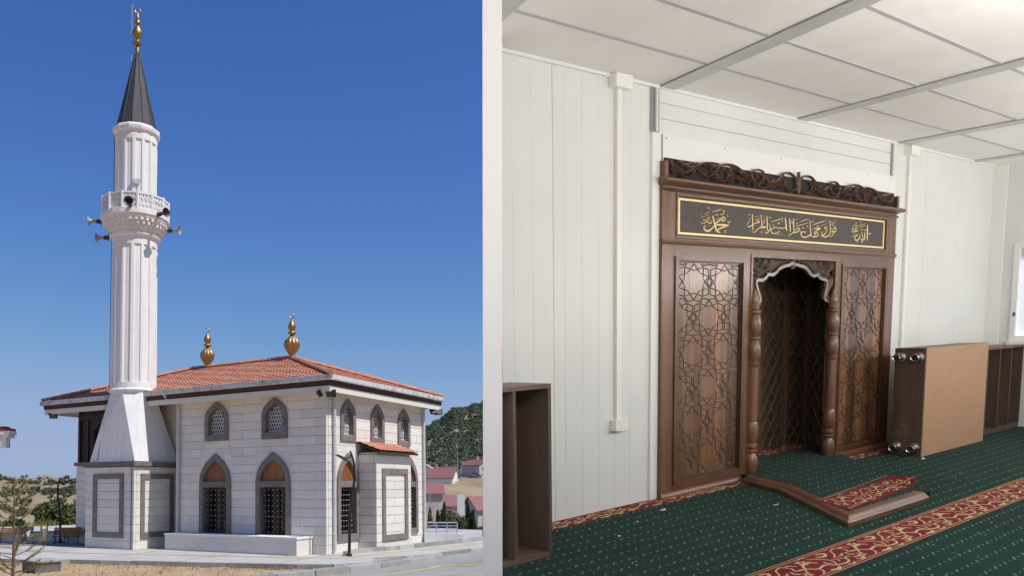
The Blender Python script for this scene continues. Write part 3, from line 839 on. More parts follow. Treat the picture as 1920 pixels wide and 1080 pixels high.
for k in range(NP):
    a = 2*pi*(k+.5)/NP; a2 = 2*pi*(k+1.5)/NP
    pth = Vector((AX[0]+1.18*cos(a), AX[1]+1.18*sin(a), 0)); p2 = Vector((AX[0]+1.18*cos(a2), AX[1]+1.18*sin(a2), 0))
    t = (p2-pth); L = t.length; t.normalize(); nn = Vector((t.y, -t.x, 0))
    MB().tube([(pth.x, pth.y, 12.08), (pth.x, pth.y, 12.72)], 0.055, 6).build('post', plaster, bal)
    pan = MB()
    fn = lambda u, v, h: (pth.x+t.x*u+nn.x*h, pth.y+t.y*u+nn.y*h, v)
    pan.prism([(0.04, 12.10), (L-.04, 12.10), (L-.04, 12.15), (.04, 12.15)], lambda u, v: fn(u, v, -.03), lambda u, v: fn(u, v, .03))
    pan.prism([(0.04, 12.64), (L-.04, 12.64), (L-.04, 12.70), (.04, 12.70)], lambda u, v: fn(u, v, -.035), lambda u, v: fn(u, v, .035))
    for m in range(4):
        for s in (1, -1):
            x0 = L*m/4
            pan.stroke([(x0 if s > 0 else x0+L/4, 12.15), (x0+L/8, 12.40), (x0 if s < 0 else x0+L/4, 12.64)], .035, fn, .02, smooth=1, taper=False, round_=False)
        pan.stroke([(L*m/4+.01, 12.27), (L*(m+1)/4-.01, 12.27)], .03, fn, .022, taper=False, round_=False)
        pan.stroke([(L*m/4+.01, 12.52), (L*(m+1)/4-.01, 12.52)], .03, fn, .022, taper=False, round_=False)
    pan.prism([(0.04, 12.15), (L-.04, 12.15), (L-.04, 12.64), (.04, 12.64)], lambda u, v: fn(u, v, -.028), lambda u, v: fn(u, v, -.012))
    pan.build('balustrade_panel', plaster, bal)
shaft(12.1, 15.25, .75, .76, 'upper_shaft')
MB().lathe([(.76, 15.10), (.85, 15.18), (.87, 15.26), (.87, 15.34), (.78, 15.42)], AX, 12).build('collar', plaster, minaret)
cone = MB().lathe([(.73, 15.40), (.72, 15.46), (.40, 16.95), (.07, 18.45)], AX, 12, a0=.1).build('cap', lead_m, minaret)
sm = MB()
for k in range(12):
    a = .1+2*pi*k/12
    sm.tube([(AX[0]+.725*cos(a), AX[1]+.725*sin(a), 15.46), (AX[0]+.075*cos(a), AX[1]+.075*sin(a), 18.44)], .014, 4)
sm.build('seams', lead_m, cone)
fb = MB().lathe([(.085, 18.40), (.07, 18.65), (.06, 18.70), (.16, 18.74), (.17, 18.80), (.07, 18.86), (.06, 18.93), (.16, 19.06), (.19, 19.18), (.13, 19.34), (.05, 19.46), (.04, 19.50), (.11, 19.55), (.11, 19.62), (.05, 19.68), (.07, 19.75), (.05, 19.84), (.02, 19.97)], AX, 24).build('finial', gold_m, minaret, smooth=45)
m = MB(); crescent(m, AX, 19.95, .10, (.75, .66)); m.build('crescent', gold_m, fb, smooth=45)
an = MB(); ap = (AX[0]-.17, AX[1]-.12)
an.tube([(ap[0], ap[1], 18.0), (ap[0], ap[1], 20.3)], .02, 4); 
for z in (19.2, 19.6, 20.0, 20.2): an.tube([(ap[0]-.07, ap[1]-.06, z), (ap[0]+.07, ap[1]+.06, z)], .018, 4)
an.tube([(ap[0], ap[1], 20.05), (AX[0], AX[1], 19.85)], .01, 4)
an.build('lightning_rod', M('grey_metal', (.45, .45, .46), .4, metal=.6), minaret)
cb = MB(); ca = radians(-126)
cb.tube([(AX[0]+.86*cos(ca), AX[1]+.86*sin(ca), 15.3), (AX[0]+.775*cos(ca), AX[1]+.775*sin(ca), 15.0), (AX[0]+.765*cos(ca), AX[1]+.765*sin(ca), 12.75)], .012, 4)
cb.tube([(AX[0]+.86*cos(ca), AX[1]+.86*sin(ca), 11.5), (AX[0]+.835*cos(ca), AX[1]+.835*sin(ca), 10.9), (AX[0]+.84*cos(ca), AX[1]+.84*sin(ca), 5.72), (AX[0]+.97*cos(ca), AX[1]+.97*sin(ca), 5.62), (AX[0]+.90*cos(ca), AX[1]+.90*sin(ca), 5.4), (-23.6, MY0+.06, 3.1)], .012, 4)
cb.tube([(MX1-.12, MY0-.11, 2.95), (MX1-.12, MY0-.02, 2.8), (MX1-.12, MY0-.02, 0.0)], .014, 4)
cb.build('cable', iron_m, minaret)
wv = MB(); qa = radians(-40)
tv = Vector((-sin(qa), cos(qa), 0)); nv = Vector((cos(qa), sin(qa), 0)); oc = Vector((AX[0], AX[1], 0)) + nv*.76
wv.prism([(-.17, 13.30), (.17, 13.30), (.10, 13.12), (-.10, 13.12)], lambda u, z: (*(oc+tv*u+nv*.0).xy, z), lambda u, z: (*(oc+tv*u+nv*.05).xy, z))
wv.build('vent_hood', M('pale_grey', (.5, .5, .5), .6), minaret)
# loudspeakers
horn_m = M('grey_horn', (.33, .33, .32), .45, metal=.2); horn_d = M('dark_horn', (.03, .03, .032), .5)
def horn(bearing, z, label, r0=1.28, dark=False, tilt=0.0):
    a = radians(bearing); b = Vector((AX[0]+r0*cos(a), AX[1]+r0*sin(a), z)); d = Vector((cos(a), sin(a), tilt)).normalized()
    t = thing('loudspeaker', label, 'loudspeaker', b, 'horn loudspeakers round the minaret balcony')
    def rev(prof, n=14):
        u = d.cross(Vector((0, 0, 1))).normalized(); w = u.cross(d); V = []; F = []
        for x, r in prof:
            for k in range(n): V.append(b + d*x + u*r*cos(2*pi*k/n) + w*r*sin(2*pi*k/n))
        for i in range(len(prof)-1): F += [(i*n+k, i*n+(k+1) % n, (i+1)*n+(k+1) % n, (i+1)*n+k) for k in range(n)]
        return MB().add(V, F)
    rev([(.0, .0), (0, .075), (.16, .075), (.17, .04), (.17, 0)]).build('driver', horn_d, t, smooth=40)
    rev([(.14, .045), (.26, .055), (.36, .085), (.41, .12), (.44, .165), (.445, .172), (.435, .168), (.40, .11), (.34, .07), (.2, .03)]).build('horn', horn_d if dark else horn_m, t, smooth=40)
    rev([(.2, 0), (.2, .05), (.34, .045), (.35, 0)]).build('plug', horn_d, t, smooth=40)
    MB().tube([b+Vector((0, 0, -.12)), b+Vector((0, 0, .12))], .02, 5).build('bracket', horn_d, t)
    MB().tube([b, b-d*.12], .02, 5).build('arm', horn_d, t)
horn(-140, 11.92, 'grey horn loudspeaker on the far west side of the balcony, mouth outward', 1.22)
horn(-50, 12.17, 'black-mouthed horn loudspeaker facing forward from the middle of the balcony', 1.22, True)
horn(-2, 12.0, 'dark horn loudspeaker at the corner of the balcony nearest the tiled roof', 1.22, True)
horn(27, 11.6, 'grey horn loudspeaker reaching out past the balcony over the roof', 1.24)
horn(-150, 11.38, 'small grey horn loudspeaker tucked under the western side of the balcony', 1.0)

# ---- floodlights under the eaves
fl_face = M('floodlight_glass', (.50, .47, .40), .25)
def flood(p, yaw, label, lit=False, pitch=-35):
    t = thing('floodlight', label, 'floodlight', p, 'floodlights under the mosque eaves')
    R = Matrix.Rotation(radians(yaw), 3, 'Z') @ Matrix.Rotation(radians(-pitch), 3, 'Y')
    def rb(x0, x1, y0, y1, z0, z1):
        m = MB(); P = [(x0,y0,z0),(x1,y0,z0),(x1,y1,z0),(x0,y1,z0),(x0,y0,z1),(x1,y0,z1),(x1,y1,z1),(x0,y1,z1)]
        m.hexa([tuple(R @ Vector(v) + Vector(p) + Vector((0, 0, -.17))) for v in P]); return m
    rb(-.05, .05, -.15, .15, -.11, .11).build('housing', iron_m, t)
    rb(.051, .056, -.125, .125, -.085, .085).build('lens', fl_face if lit else M('dark_lens', (.03, .03, .035), .15), t)
    MB().tube([Vector(p), Vector(p)+Vector((0, 0, -.1))], .02, 5).build('bracket', iron_m, t)
flood((XC+.02, YC-.40, 5.17), -135, 'black floodlight under the corner eave, the one over the shaded wall')
flood((XC+.40, YC-.30, 5.17), -60, 'black floodlight under the corner eave, beside the sunlit wall')
flood((XC+.38, 27.15, 5.15), 150, 'black floodlight under the far end of the eave, turned edge-on')
flood((XC+.40, 27.50, 5.15), -65, 'floodlight with a pale lens at the far tip of the eave', True, -10)
flood((-27.45, YC-.35, 5.17), -60, 'black floodlight under the porch end of the eave')
# ---- street lamps
def street_lamp(p, h, label, face=(1, 0), lean=0.12, ang=0.0):
    t = thing('street_lamp', label, 'street lamp', (p[0], p[1], hz(*p) if hypot(*p) > 36 else 0.0), 'curved black street lamps')
    z0 = t.location.z; d = Vector((face[0], face[1], 0)).normalized()
    SH = [(0, 0), (.01, .15), (.02, .3), (.05, .45), (.11, .6), (.165, .72), (.175, .82), (.13, .92), (.04, 1.0)]
    P = [Vector((p[0], p[1], z0)) + d*(q.x*h/3.2) + Vector((0, 0, h*q.y)) for q in cr(SH, 2)][:17]
    MB().tube(P, [.05-.02*i/16 for i in range(len(P))], 8).build('pole', iron_m, t, smooth=50)
    MB().lathe([(.09, z0), (.09, z0+.06), (.05, z0+.1)], p, 10).build('base', iron_m, t)
    tp = P[-2]
    MB().tube([tp, tp - d*.08 + Vector((0, 0, -.10)), tp - d*.2 + Vector((0, 0, -.12))], .018, 6).build('arm', iron_m, t)
    hd = MB(); c = tp - d*.30 + Vector((0, 0, -.10))
    u = d; w = Vector((-d.y, d.x, 0)); nv = (Vector((0, 0, 1)) + d*.55 - Vector((-d.y, d.x, 0))*-.25).normalized(); u2 = w.cross(nv)
    V = []; F = []; n = 14
    for k, (r, hh) in enumerate(((.03, .06), (.13, .045), (.2, 0), (.19, -.02), (0.02, -.03))):
        for i in range(n): V.append(c + u2*r*1.15*cos(2*pi*i/n) + w*r*.8*sin(2*pi*i/n) + nv*hh)
    for k in range(4): F += [(k*n+i, k*n+(i+1) % n, (k+1)*n+(i+1) % n, (k+1)*n+i) for i in range(n)]
    hd.add(V, F).build('lamp_head', iron_m, t, smooth=40)
    MB().add([c + u2*.17*cos(2*pi*i/n) + w*.12*sin(2*pi*i/n) - nv*.031 for i in range(n)], [tuple(range(n))]).build('diffuser', M('lamp_diffuser', (.55, .58, .62), .3), t)
IMG_R = (0.855, 0.518)
street_lamp((-13.56, 20.39), 3.2, 'black curved street lamp standing before the sunlit arched window', IMG_R)
street_lamp((-13.10, 29.3), 2.75, 'black curved street lamp by the yellow flowers and far houses', IMG_R)
street_lamp((-27.1, 20.37), 2.55, 'slim black street lamp before the bushy hill, beside the porch', (-.855, -.518))

# ---- park benches
slat_m = WOOD('bench_slat', (.30, .13, .045), (.22, .09, .03), 'x', .5, .1)
def park_bench(p, rz, label, ns=(3, 4)):
    t = thing('park_bench', label, 'bench', (p[0], p[1], 0), 'slatted park benches by the lawn')
    t.rotation_euler.z = rz
    o = ORG[t.name]; L = 1.5; t.scale = (.66, .66, .66)
    def at(x, y, z): return (o.x+x, o.y+y, o.z+z)
    for k in range(ns[0]): MB().box(*(o.x-L/2, o.x+L/2), o.y-.02+.14*k, o.y+.09+.14*k, .43, .465).build('seat_slat', slat_m, t)
    for k in range(ns[1]):
        z = .54+.105*k; y = .42+.03*k
        MB().hexa([at(-L/2, y, z), at(L/2, y, z), at(L/2, y+.035, z), at(-L/2, y+.035, z), at(-L/2, y+.025, z+.085), at(L/2, y+.025, z+.085), at(L/2, y+.06, z+.085), at(-L/2, y+.06, z+.085)]).build('back_slat', slat_m, t)
    for s in (-1, 1):
        x = s*(L/2-.12)
        MB().tube([at(x, -.02, 0), at(x, .02, .3), at(x, .0, .41), at(x, .4, .41), at(x, .46, .55), at(x, .56, .97)], .025, 6).build('side_frame', iron_m, t)
        MB().tube([at(x, .46, 0), at(x, .40, .25), at(x, .40, .41)], .025, 6).build('leg', iron_m, t)
        MB().tube([at(x, 0, .41), at(x, -.02, .62), at(x, .2, .66), at(x, .47, .62)], .02, 6).build('armrest', iron_m, t)
    return t
park_bench((-28.0, 18.75), radians(30), 'orange slatted park bench behind the young pine')
park_bench((-26.25, 19.95), radians(40), 'brown slatted park bench in the shade next to the white pier')
park_bench((-25.55, 20.0), radians(205), 'dark park bench seen from behind, hard against the minaret pedestal')
# exercise machine
yl_m = M('yellow_paint', (.80, .50, .02), .4); ex = thing('exercise_machine', 'yellow hoop exercise machine with white board on the terrace', 'exercise machine', (-26.95, 19.53, 0))
e0 = Vector((-26.95, 19.53, 0)); ir = Vector((.84, .54, 0))
hoop = [e0 - ir*.16 + Vector((0, 0, .05)), e0 - ir*.16 + Vector((0, 0, .95))] + [e0 - ir*.16*cos(a) + Vector((0, 0, .95+.16*sin(a))) for a in (.5, 1.0, 1.57, 2.1, 2.6)] + [e0 + ir*.16 + Vector((0, 0, .95)), e0 + ir*.16 + Vector((0, 0, .05))]
MB().tube(hoop, .055, 8).build('hoop', yl_m, ex, smooth=50)
MB().tube([e0 + ir*.05 + Vector((0, 0, .12)), e0 + ir*.2 + Vector((0, 0, .2)), e0 + ir*.35 + Vector((0, 0, .1)), e0 + ir*.4], .025, 6).build('foot_rail', yl_m, ex, smooth=50)
ex.scale = (.7, .7, .7)
MB().hexa([tuple(e0 + ir*a + Vector((-.54, .84, 0))*b + Vector((0, 0, c))) for c in (.2, .85) for a, b in ((-.09, -.02), (.09, -.02), (.09, .02), (-.09, .02))]).build('board', plaster, ex)
te = thing('teal_bin', 'small teal metal box by the orange bench', 'box', (-29.05, 20.2, 0))
tm = M('teal_paint', (.02, .33, .34), .5)
MB().box(-29.3, -28.8, 20.0, 20.4, 0.45, .62).build('tray', tm, te)
for dx, dy in ((-29.25, 20.05), (-28.85, 20.05), (-28.85, 20.35), (-29.25, 20.35)): MB().tube([(dx, dy, 0), (dx, dy, .5)], .04, 6).build('leg', tm, te)
# dark grey paving of the terrace + low white walls
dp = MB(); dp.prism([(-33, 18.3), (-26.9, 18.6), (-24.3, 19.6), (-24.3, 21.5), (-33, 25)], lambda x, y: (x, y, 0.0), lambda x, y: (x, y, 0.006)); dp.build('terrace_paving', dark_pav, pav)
def low_wall(a, b, h, t, label, name='low_wall', cap=True):
    a, b = Vector(a), Vector(b); d = (b-a).normalized(); nn = Vector((-d.y, d.x))*t/2
    w = thing(name, label, 'wall', ((a.x+b.x)/2, (a.y+b.y)/2, 0))
    MB().hexa([(*(a+nn), -.05), (*(a-nn), -.05), (*(b-nn), -.05), (*(b+nn), -.05), (*(a+nn), h), (*(a-nn), h), (*(b-nn), h), (*(b+nn), h)]).build('body', plaster, w)
    if cap:
        n2 = nn*1.35; MB().hexa([(*(a+n2), h), (*(a-n2), h), (*(b-n2), h), (*(b+n2), h), (*(a+n2), h+.05), (*(a-n2), h+.05), (*(b-n2), h+.05), (*(b+n2), h+.05)]).build('coping', kerb_m, w)
    return w
low_wall((-28.9, 20.3), (-28.0, 21.3), .36, .2, 'low white terrace wall behind the yellow exercise machine')
low_wall((-30.2, 19.3), (-29.2, 20.15), .36, .2, 'low white terrace wall behind the orange bench')
rw = low_wall((-14.45, 26.9), (-13.1, 27.55), .33, .22, 'low white wall carrying a grey railing, beside the far corner of the mosque', 'railing_wall', False)
rl_m = M('rail_grey', (.42, .46, .55), .4, metal=.3)
ra, rb = Vector((-14.4, 26.95, 0)), Vector((-13.35, 27.45, 0))
for z in (.42, .52, .62, .74): MB().tube([ra+Vector((0, 0, z)), rb+Vector((0, 0, z))], .018 if z < .7 else .028, 6).build('rail', rl_m, rw)
for k in range(4): q = ra + (rb-ra)*k/3; MB().tube([q+Vector((0, 0, .3)), q+Vector((0, 0, .74))], .022, 6).build('baluster', rl_m, rw)
# concrete drain box in the soil, left
dbx = thing('drain_box', 'rough concrete drain box sunk in the soil beside the young pine', 'drain box', (-18.9, 13.6, -.1))
dcm = M('dark_concrete', (.13, .115, .10), .9, (.18, .165, .15), 6, bump=.5, bsc=20)  # darker concrete than the rim
MB().hexa([(-19.6, 13.55, -.3), (-18.75, 13.35, -.3), (-18.45, 13.9, -.3), (-19.4, 14.2, -.3), (-19.6, 13.55, .16), (-18.75, 13.35, .16), (-18.45, 13.9, .16), (-19.4, 14.2, .16)]).build('box', dcm, dbx)
MB().hexa([(-19.65, 13.52, .16), (-18.72, 13.31, .16), (-18.4, 13.92, .16), (-19.42, 14.25, .16), (-19.65, 13.52, .2), (-18.72, 13.31, .2), (-18.4, 13.92, .2), (-19.42, 14.25, .2)]).build('rim', kerb_m, dbx)

# ---- neighbouring building, only its eave reaches into view
nbm = thing('neighbouring_building', 'white building whose moulded eave with a dark red edge pokes in at the picture edge', 'building', (-31.5, 17.2, 0))
dirv = Vector((.855, .518)); dep = Vector((-.518, .855))
def nbx(a0, a1, d0, d1, z0, z1, mat, name):
    c = Vector((-28.2, 18.95))
    P = [c + dirv*a + dep*d for a, d in ((a0, d0), (a1, d0), (a1, d1), (a0, d1))]
    MB().hexa([(*p, z0) for p in P] + [(*p, z1) for p in P]).build(name, mat, nbm)
redm = M('dark_red_sheet', (.22, .022, .03), .5)
nbx(-6, -1.0, .3, .9, 0, 4.0, plaster, 'wall')
nbx(-6, -.22, -.02, .35, 3.72, 4.10, plaster, 'cornice_lower')
nbx(-6, -.05, -.1, .5, 4.22, 4.36, plaster, 'cornice_upper'); nbx(-6, -.12, -.06, .5, 4.10, 4.22, plaster, 'cornice_band')
nbx(-6, -.08, -.12, .5, 4.36, 4.46, redm, 'roof_edge'); nbx(-6, -.3, 0.1, .5, 4.46, 4.54, redm, 'roof_sheet')

# ---- vegetation
def leaf_mat(name, c, c2, tr=0.25):
    m, n, l, b = nt(name)
    v = coords(n, l, 'pos')
    a = mixc(n, l, ramp(n, l, noise(n, l, v, 5.0, 3), 0.3, 0.7), c, c2)
    l.new(a, b.inputs['Base Color']); b.inputs['Roughness'].default_value = .6
    b.inputs['Specular IOR Level'].default_value = .25
    return m
def leaves(mb, c, r, n, size, seed, up=0.3):
    """leaf quads through the volume of an ellipsoid"""
    rnd = random.Random(seed)
    for _ in range(n):
        while True:
            p = Vector((rnd.uniform(-1, 1), rnd.uniform(-1, 1), rnd.uniform(-1, 1)))
            if .25 < p.length < 1: break
        q = Vector((c[0]+p.x*r[0], c[1]+p.y*r[1], c[2]+p.z*r[2]))
        d = Vector((rnd.gauss(0, 1), rnd.gauss(0, 1), rnd.gauss(0, 1)+up)).normalized(); e = d.cross(Vector((rnd.gauss(0, 1), rnd.gauss(0, 1), rnd.gauss(0, 1)))).normalized()
        s = size*rnd.uniform(.6, 1.3)
        mb.add([q-d*s, q+e*s*.45, q+d*s, q-e*s*.45], [(0, 1, 2, 3)])
bark_m = M('bark', (.11, .075, .05), .9, (.16, .115, .08), 12, bump=.6, bsc=30)
olive_m = leaf_mat('olive_leaves', (.075, .095, .025), (.13, .14, .045))
green_m = leaf_mat('green_leaves', (.035, .07, .02), (.08, .12, .035))
gold_leaf = leaf_mat('yellow_cypress', (.16, .16, .03), (.26, .22, .05))
dark_leaf = leaf_mat('dark_conifer', (.018, .04, .016), (.04, .07, .025))
pine_m = leaf_mat('dry_pine', (.20, .185, .055), (.32, .27, .11))
twig_m = leaf_mat('bare_shrub', (.12, .07, .05), (.19, .12, .09))
def shrub(name, p, r, h, mat, label, cat, seed, lumps=7, n=220, size=.09, group=None, trunk=True):
    z0 = hz(*p) if hypot(*p) > 36 else 0
    t = thing(name, label, cat, (p[0], p[1], z0), group)
    rnd = random.Random(seed); mb = MB(); tk = MB()
    for k in range(lumps):
        a = rnd.uniform(0, 6.28); rr = rnd.uniform(.15, .62)*r
        c = (p[0]+rr*cos(a), p[1]+rr*sin(a), z0+h*rnd.uniform(.35, .8)); s = rnd.uniform(.35, .55)
        leaves(mb, c, (r*s, r*s, h*s*.55), n, size, seed*31+k)
        tk.tube([(p[0], p[1], z0-.05), ((p[0]+c[0])/2, (p[1]+c[1])/2, z0+h*.25), c], [.05*h*.5, .035*h*.5, .01], 5)
    mb.build('crown', mat, t, fixn=False); tk.build('trunk', bark_m, t)
def cypress(p, h, r, mat, label, seed, group='conifers beside the railing'):
    z0 = hz(*p) if hypot(*p) > 36 else 0
    t = thing('cypress', label, 'cypress', (p[0], p[1], z0), group)
    mb = MB(); rnd = random.Random(seed)
    for k in range(16):
        f = k/15; rr = r*(1-f)**.75*(.75+.5*sin(pi*min(1, f*1.6)))*.9 + .03
        leaves(mb, (p[0]+rnd.uniform(-.1, .1)*r, p[1]+rnd.uniform(-.1, .1)*r, z0+.15+h*.92*f), (rr, rr, h*.09), 130, .075, seed*17+k, 1.6)
    mb.build('crown', mat, t, fixn=False); MB().tube([(p[0], p[1], z0-.05), (p[0], p[1], z0+h*.8)], [.06, .015], 6).build('trunk', bark_m, t)
cypress((-19.9, 37.7), 1.75, .30, gold_leaf, 'small yellow-green cypress, the one hard against the mosque corner', 1)
cypress((-19.6, 38.0), 1.65, .30, gold_leaf, 'yellowish cypress, second from the mosque corner behind the railing', 2)
cypress((-19.2, 37.9), 2.05, .34, green_m, 'green cypress, third from the mosque corner behind the railing', 3)
cypress((-18.6, 39.6), 2.15, .42, dark_leaf, 'tall dark conifer beside the white garden wall', 4)
cypress((-18.15, 39.2), 1.7, .40, dark_leaf, 'shorter dark conifer next to the white garden wall', 5)
shrub('bush', (-18.85, 38.4), .75, 1.75, olive_m, 'loose olive-green bush between the cypresses and the dark conifers', 'bush', 11, 8, 200, .07)
shrub('bush', (-21.2, 42.3), .9, 2.7, twig_m, 'reddish leafless shrub in front of the purple-roofed houses', 'shrub', 12, 9, 130, .09)
shrub('bush', (-16.4, 36.5), .55, .75, green_m, 'low dark green hedge plant at the foot of the white garden wall', 'bush', 13, 7, 200, .06)
shrub('bush', (-15.5, 36.8), .55, .75, green_m, 'low green hedge plant beside the street lamp foot', 'bush', 14, 7, 200, .06)
shrub('bush', (-15.9, 36.2), .5, .6, olive_m, 'low olive hedge plant between the two green ones', 'bush', 15, 7, 200, .06)
fl = thing('flowering_bush', 'bush of bright yellow flowers behind the street lamp', 'bush', (-15.2, 38.3, -.2))
mb = MB(); leaves(mb, (-15.2, 38.3, .6), (.6, .6, .8), 700, .07, 71); mb.build('foliage', green_m, fl, fixn=False)
mb = MB()
for s, (dx, z) in enumerate(((-.6, 1.45), (-.3, 1.35), (.1, 1.4), (.4, 1.3), (-.1, 1.25), (.25, 1.1))): leaves(mb, (-15.2+dx*.85, 38.3+dx*.5, z), (.16, .16, .12), 60, .06, 80+s)
mb.build('blossom', M('yellow_blossom', (.75, .50, .03), .6), fl, fixn=False)
# roundish shrubs on the left at the foot of the hill
shrub('bush', (-41.5, 30.5), 1.7, 2.3, olive_m, 'large olive bush behind the yellow exercise machine', 'bush', 21, 10, 420, .12, 'bushes at the foot of the hill')
shrub('bush', (-41.0, 32.2), 1.3, 2.0, green_m, 'round green bush between the street lamp and the white pier', 'bush', 22, 9, 380, .12, 'bushes at the foot of the hill')
shrub('bush', (-44.5, 30.2), 1.2, 1.5, green_m, 'low green bush behind the teal box', 'bush', 23, 9, 320, .12, 'bushes at the foot of the hill')
# young pine in the foreground
yp = thing('pine_sapling', 'thin young pine with sparse yellowing needles in the foreground soil', 'pine', (-17.35, 11.75, -.12))
tk = MB(); nd = MB(); rnd = random.Random(5); b0 = Vector((-17.35, 11.75, -.15)); Hh = 2.55
tk.tube([b0, b0+Vector((.02, .0, .8)), b0+Vector((-.02, .02, 1.7)), b0+Vector((0, 0, Hh))], [.045, .036, .022, .006], 6)
for k in range(46):
    f = .05+.92*(k/46)**1.05; a = k*2.4+rnd.uniform(-.4, .4); L = (.75*(1-f)**.8+.12)*rnd.uniform(.65, 1.15)
    s = b0+Vector((0, 0, Hh*f)); e = s+Vector((cos(a)*L, sin(a)*L, L*rnd.uniform(.25, .6))); md = (s+e)/2+Vector((0, 0, -.05))
    tk.tube([s, md, e], [.013*(1.2-f), .009, .003], 4)
    for j in range(7):
        c = md+(e-md)*(j/6)
        for _ in range(20):
            d = ((e-s).normalized()*.8 + Vector((rnd.gauss(0, 1), rnd.gauss(0, 1), rnd.gauss(0, 1)+.5))*.6).normalized(); w = d.cross(Vector((rnd.gauss(0, 1), rnd.gauss(0, 1), rnd.gauss(0, 1)))).normalized()*.005
            l_ = rnd.uniform(.06, .13); nd.add([c-w, c+w, c+d*l_], [(0, 1, 2)])
tk.build('trunk', bark_m, yp); nd.build('needles', pine_m, yp, fixn=False)
# hillside scrub (too many to count)
scrub_m = leaf_mat('hill_scrub', (.040, .055, .030), (.075, .088, .042))
forest_m = leaf_mat('hill_forest', (.050, .075, .045), (.095, .115, .062))
rnd = random.Random(3)
mb = MB()
def tuft(mb, c, s, n, seed):
    """rough bush: an uneven core under a coat of leaf-cluster faces"""
    mb.blob((c[0], c[1], c[2]), s*.72, seed, .8, 1, .5)
    leaves(mb, (c[0], c[1], c[2]+.1*s), (s*1.05, s*1.05, s*.85), n, s*.30, seed, .5)
for k in range(1900):
    b = rnd.uniform(-59, -50.5); r = 165+262*rnd.random()**.75; x, y = r*sin(radians(b)), r*cos(radians(b))
    if sin(x*.045+1)*sin(y*.06)+rnd.uniform(-.8, .9) < .12: continue
    s = rnd.uniform(.55, 1.5); tuft(mb, (x, y, hz(x, y)+s*.4), s, 26, k)
tag(mb.build('hillside_scrub', scrub_m, loc=(-250, 180, 0), fixn=False), 'dark green scrub dotted over the low brown hill', 'scrub', kind='stuff')
mb = MB()
for k in range(8200):
    b = rnd.uniform(-29.3, -21); r = 330+335*rnd.random()**.7; x, y = r*sin(radians(b)), r*cos(radians(b))
    up = (r-330)/335
    dens = .5*sin(x*.16+2+.05*y)*sin(y*.13+x*.04) + .45*sin(x*.07-y*.05)*sin(y*.045+1)
    if dens + rnd.uniform(-.75, .75) + up*.5 < .24: continue
    s = rnd.uniform(.8, 2.0); tuft(mb, (x, y, hz(x, y)+s*.5), s, 16, k)
tag(mb.build('hillside_forest', forest_m, loc=(-220, 480, 0), fixn=False), 'low pine forest covering the tall hill behind the houses', 'forest', kind='stuff')

# ---- far houses with purple-red roofs
roof_m = M('purple_roof', (.22, .088, .092), .7, (.29, .135, .13), 2.0, stretch=(1, 1, 6))
hwall = M('house_wall', (.52, .50, .46), .8, (.45, .43, .40), .5); hgrey = M('house_grey', (.50, .49, .47), .8, (.42, .41, .40), .8)
def house(c, w, d, h, rh, yaw, label, wallm=None, zb=None, gable_over=.35, win=((-.15, 1.0, 1.0, 1.2),), chim=False, hip=False):
    """gable end faces the viewer; c = ground centre of that end"""
    z = zb if zb is not None else hz(*c)
    t = thing('house', label, 'house', (c[0], c[1], z), 'houses with purple-red roofs below the hill')
    u = Vector((cos(yaw), sin(yaw))); v = Vector((-sin(yaw), cos(yaw)))
    P = lambda a, b, zz: (c[0]+u.x*a+v.x*b, c[1]+u.y*a+v.y*b, z+zz)
    m = wallm or hwall
    MB().prism([(-w/2, -3), (w/2, -3), (w/2, h), (0, h+rh), (-w/2, h)], lambda a, zz: P(a, 0, zz), lambda a, zz: P(a, d, zz)).build('wall', m, t)
    g = gable_over; k = rh/(w/2)
    rf = MB()
    for s in (-1, 1):
        rf.prism([(0, h+rh+.06), (s*(w/2+g), h-g*k+.06), (s*(w/2+g), h-g*k+.22), (0, h+rh+.24)], lambda a, zz: P(a, -g, zz), lambda a, zz: P(a, d+g, zz))
    r = rf.build('roof', roof_m, t)
    for (wx, wz, ww, wh) in win:
        wi = MB().prism([(wx-ww/2, wz), (wx+ww/2, wz), (wx+ww/2, wz+wh), (wx-ww/2, wz+wh)], lambda a, zz: P(a, -.02, zz), lambda a, zz: P(a, .05, zz)).build('window', glass_m, t)
        MB().ring([(wx-ww/2-.08, wz-.08), (wx-ww/2-.08, wz+wh+.08), (wx+ww/2+.08, wz+wh+.08), (wx+ww/2+.08, wz-.08)], [(wx-ww/2, wz), (wx-ww/2, wz+wh), (wx+ww/2, wz+wh), (wx+ww/2, wz)], lambda a, zz: P(a, -.06, zz), lambda a, zz: P(a, .0, zz)).build('frame', lattice_m, wi)
    if chim:
        MB().prism([(.8, h+rh*.4), (1.3, h+rh*.4), (1.3, h+rh+.7), (.8, h+rh+.7)], lambda a, zz: P(a, d*.5, zz), lambda a, zz: P(a, d*.5+.5, zz)).build('chimney', hwall, r)
    return t
yv = radians(26)
house((-50.6, 108.4), 4.4, 9, 3.7, 1.75, radians(-34), 'cream house with a dark window and steep purple gable, nearest the yellow flowers', zb=-4.9, win=((.7, 1.3, 1.1, 1.5),), chim=True)
house((-54.4, 95.6), 5.0, 4.9, 3.0, 1.25, radians(-56), 'low house whose purple roof shows just past the mosque corner', hgrey, zb=-1.75, win=())
house((-83.2, 170.6), 5.4, 9.5, 2.2, 2.3, radians(100), 'house with a long purple roof and white gable up the slope below the forest', plaster, zb=2.2, win=((0, .6, .7, .8),), chim=True)
house((-80.8, 182.6), 4.5, 6, 2.2, 1.2, radians(70), 'grey house with brown roof half cut off, highest on the straw slope', hgrey, zb=5.4, win=((-.9, .8, .8, .9),))
house((-70.3, 132.4), 5.6, 6.2, 2.9, 1.75, radians(-52), 'grey house with purple roof between the two nearer ones', hgrey, zb=-4.2, win=())
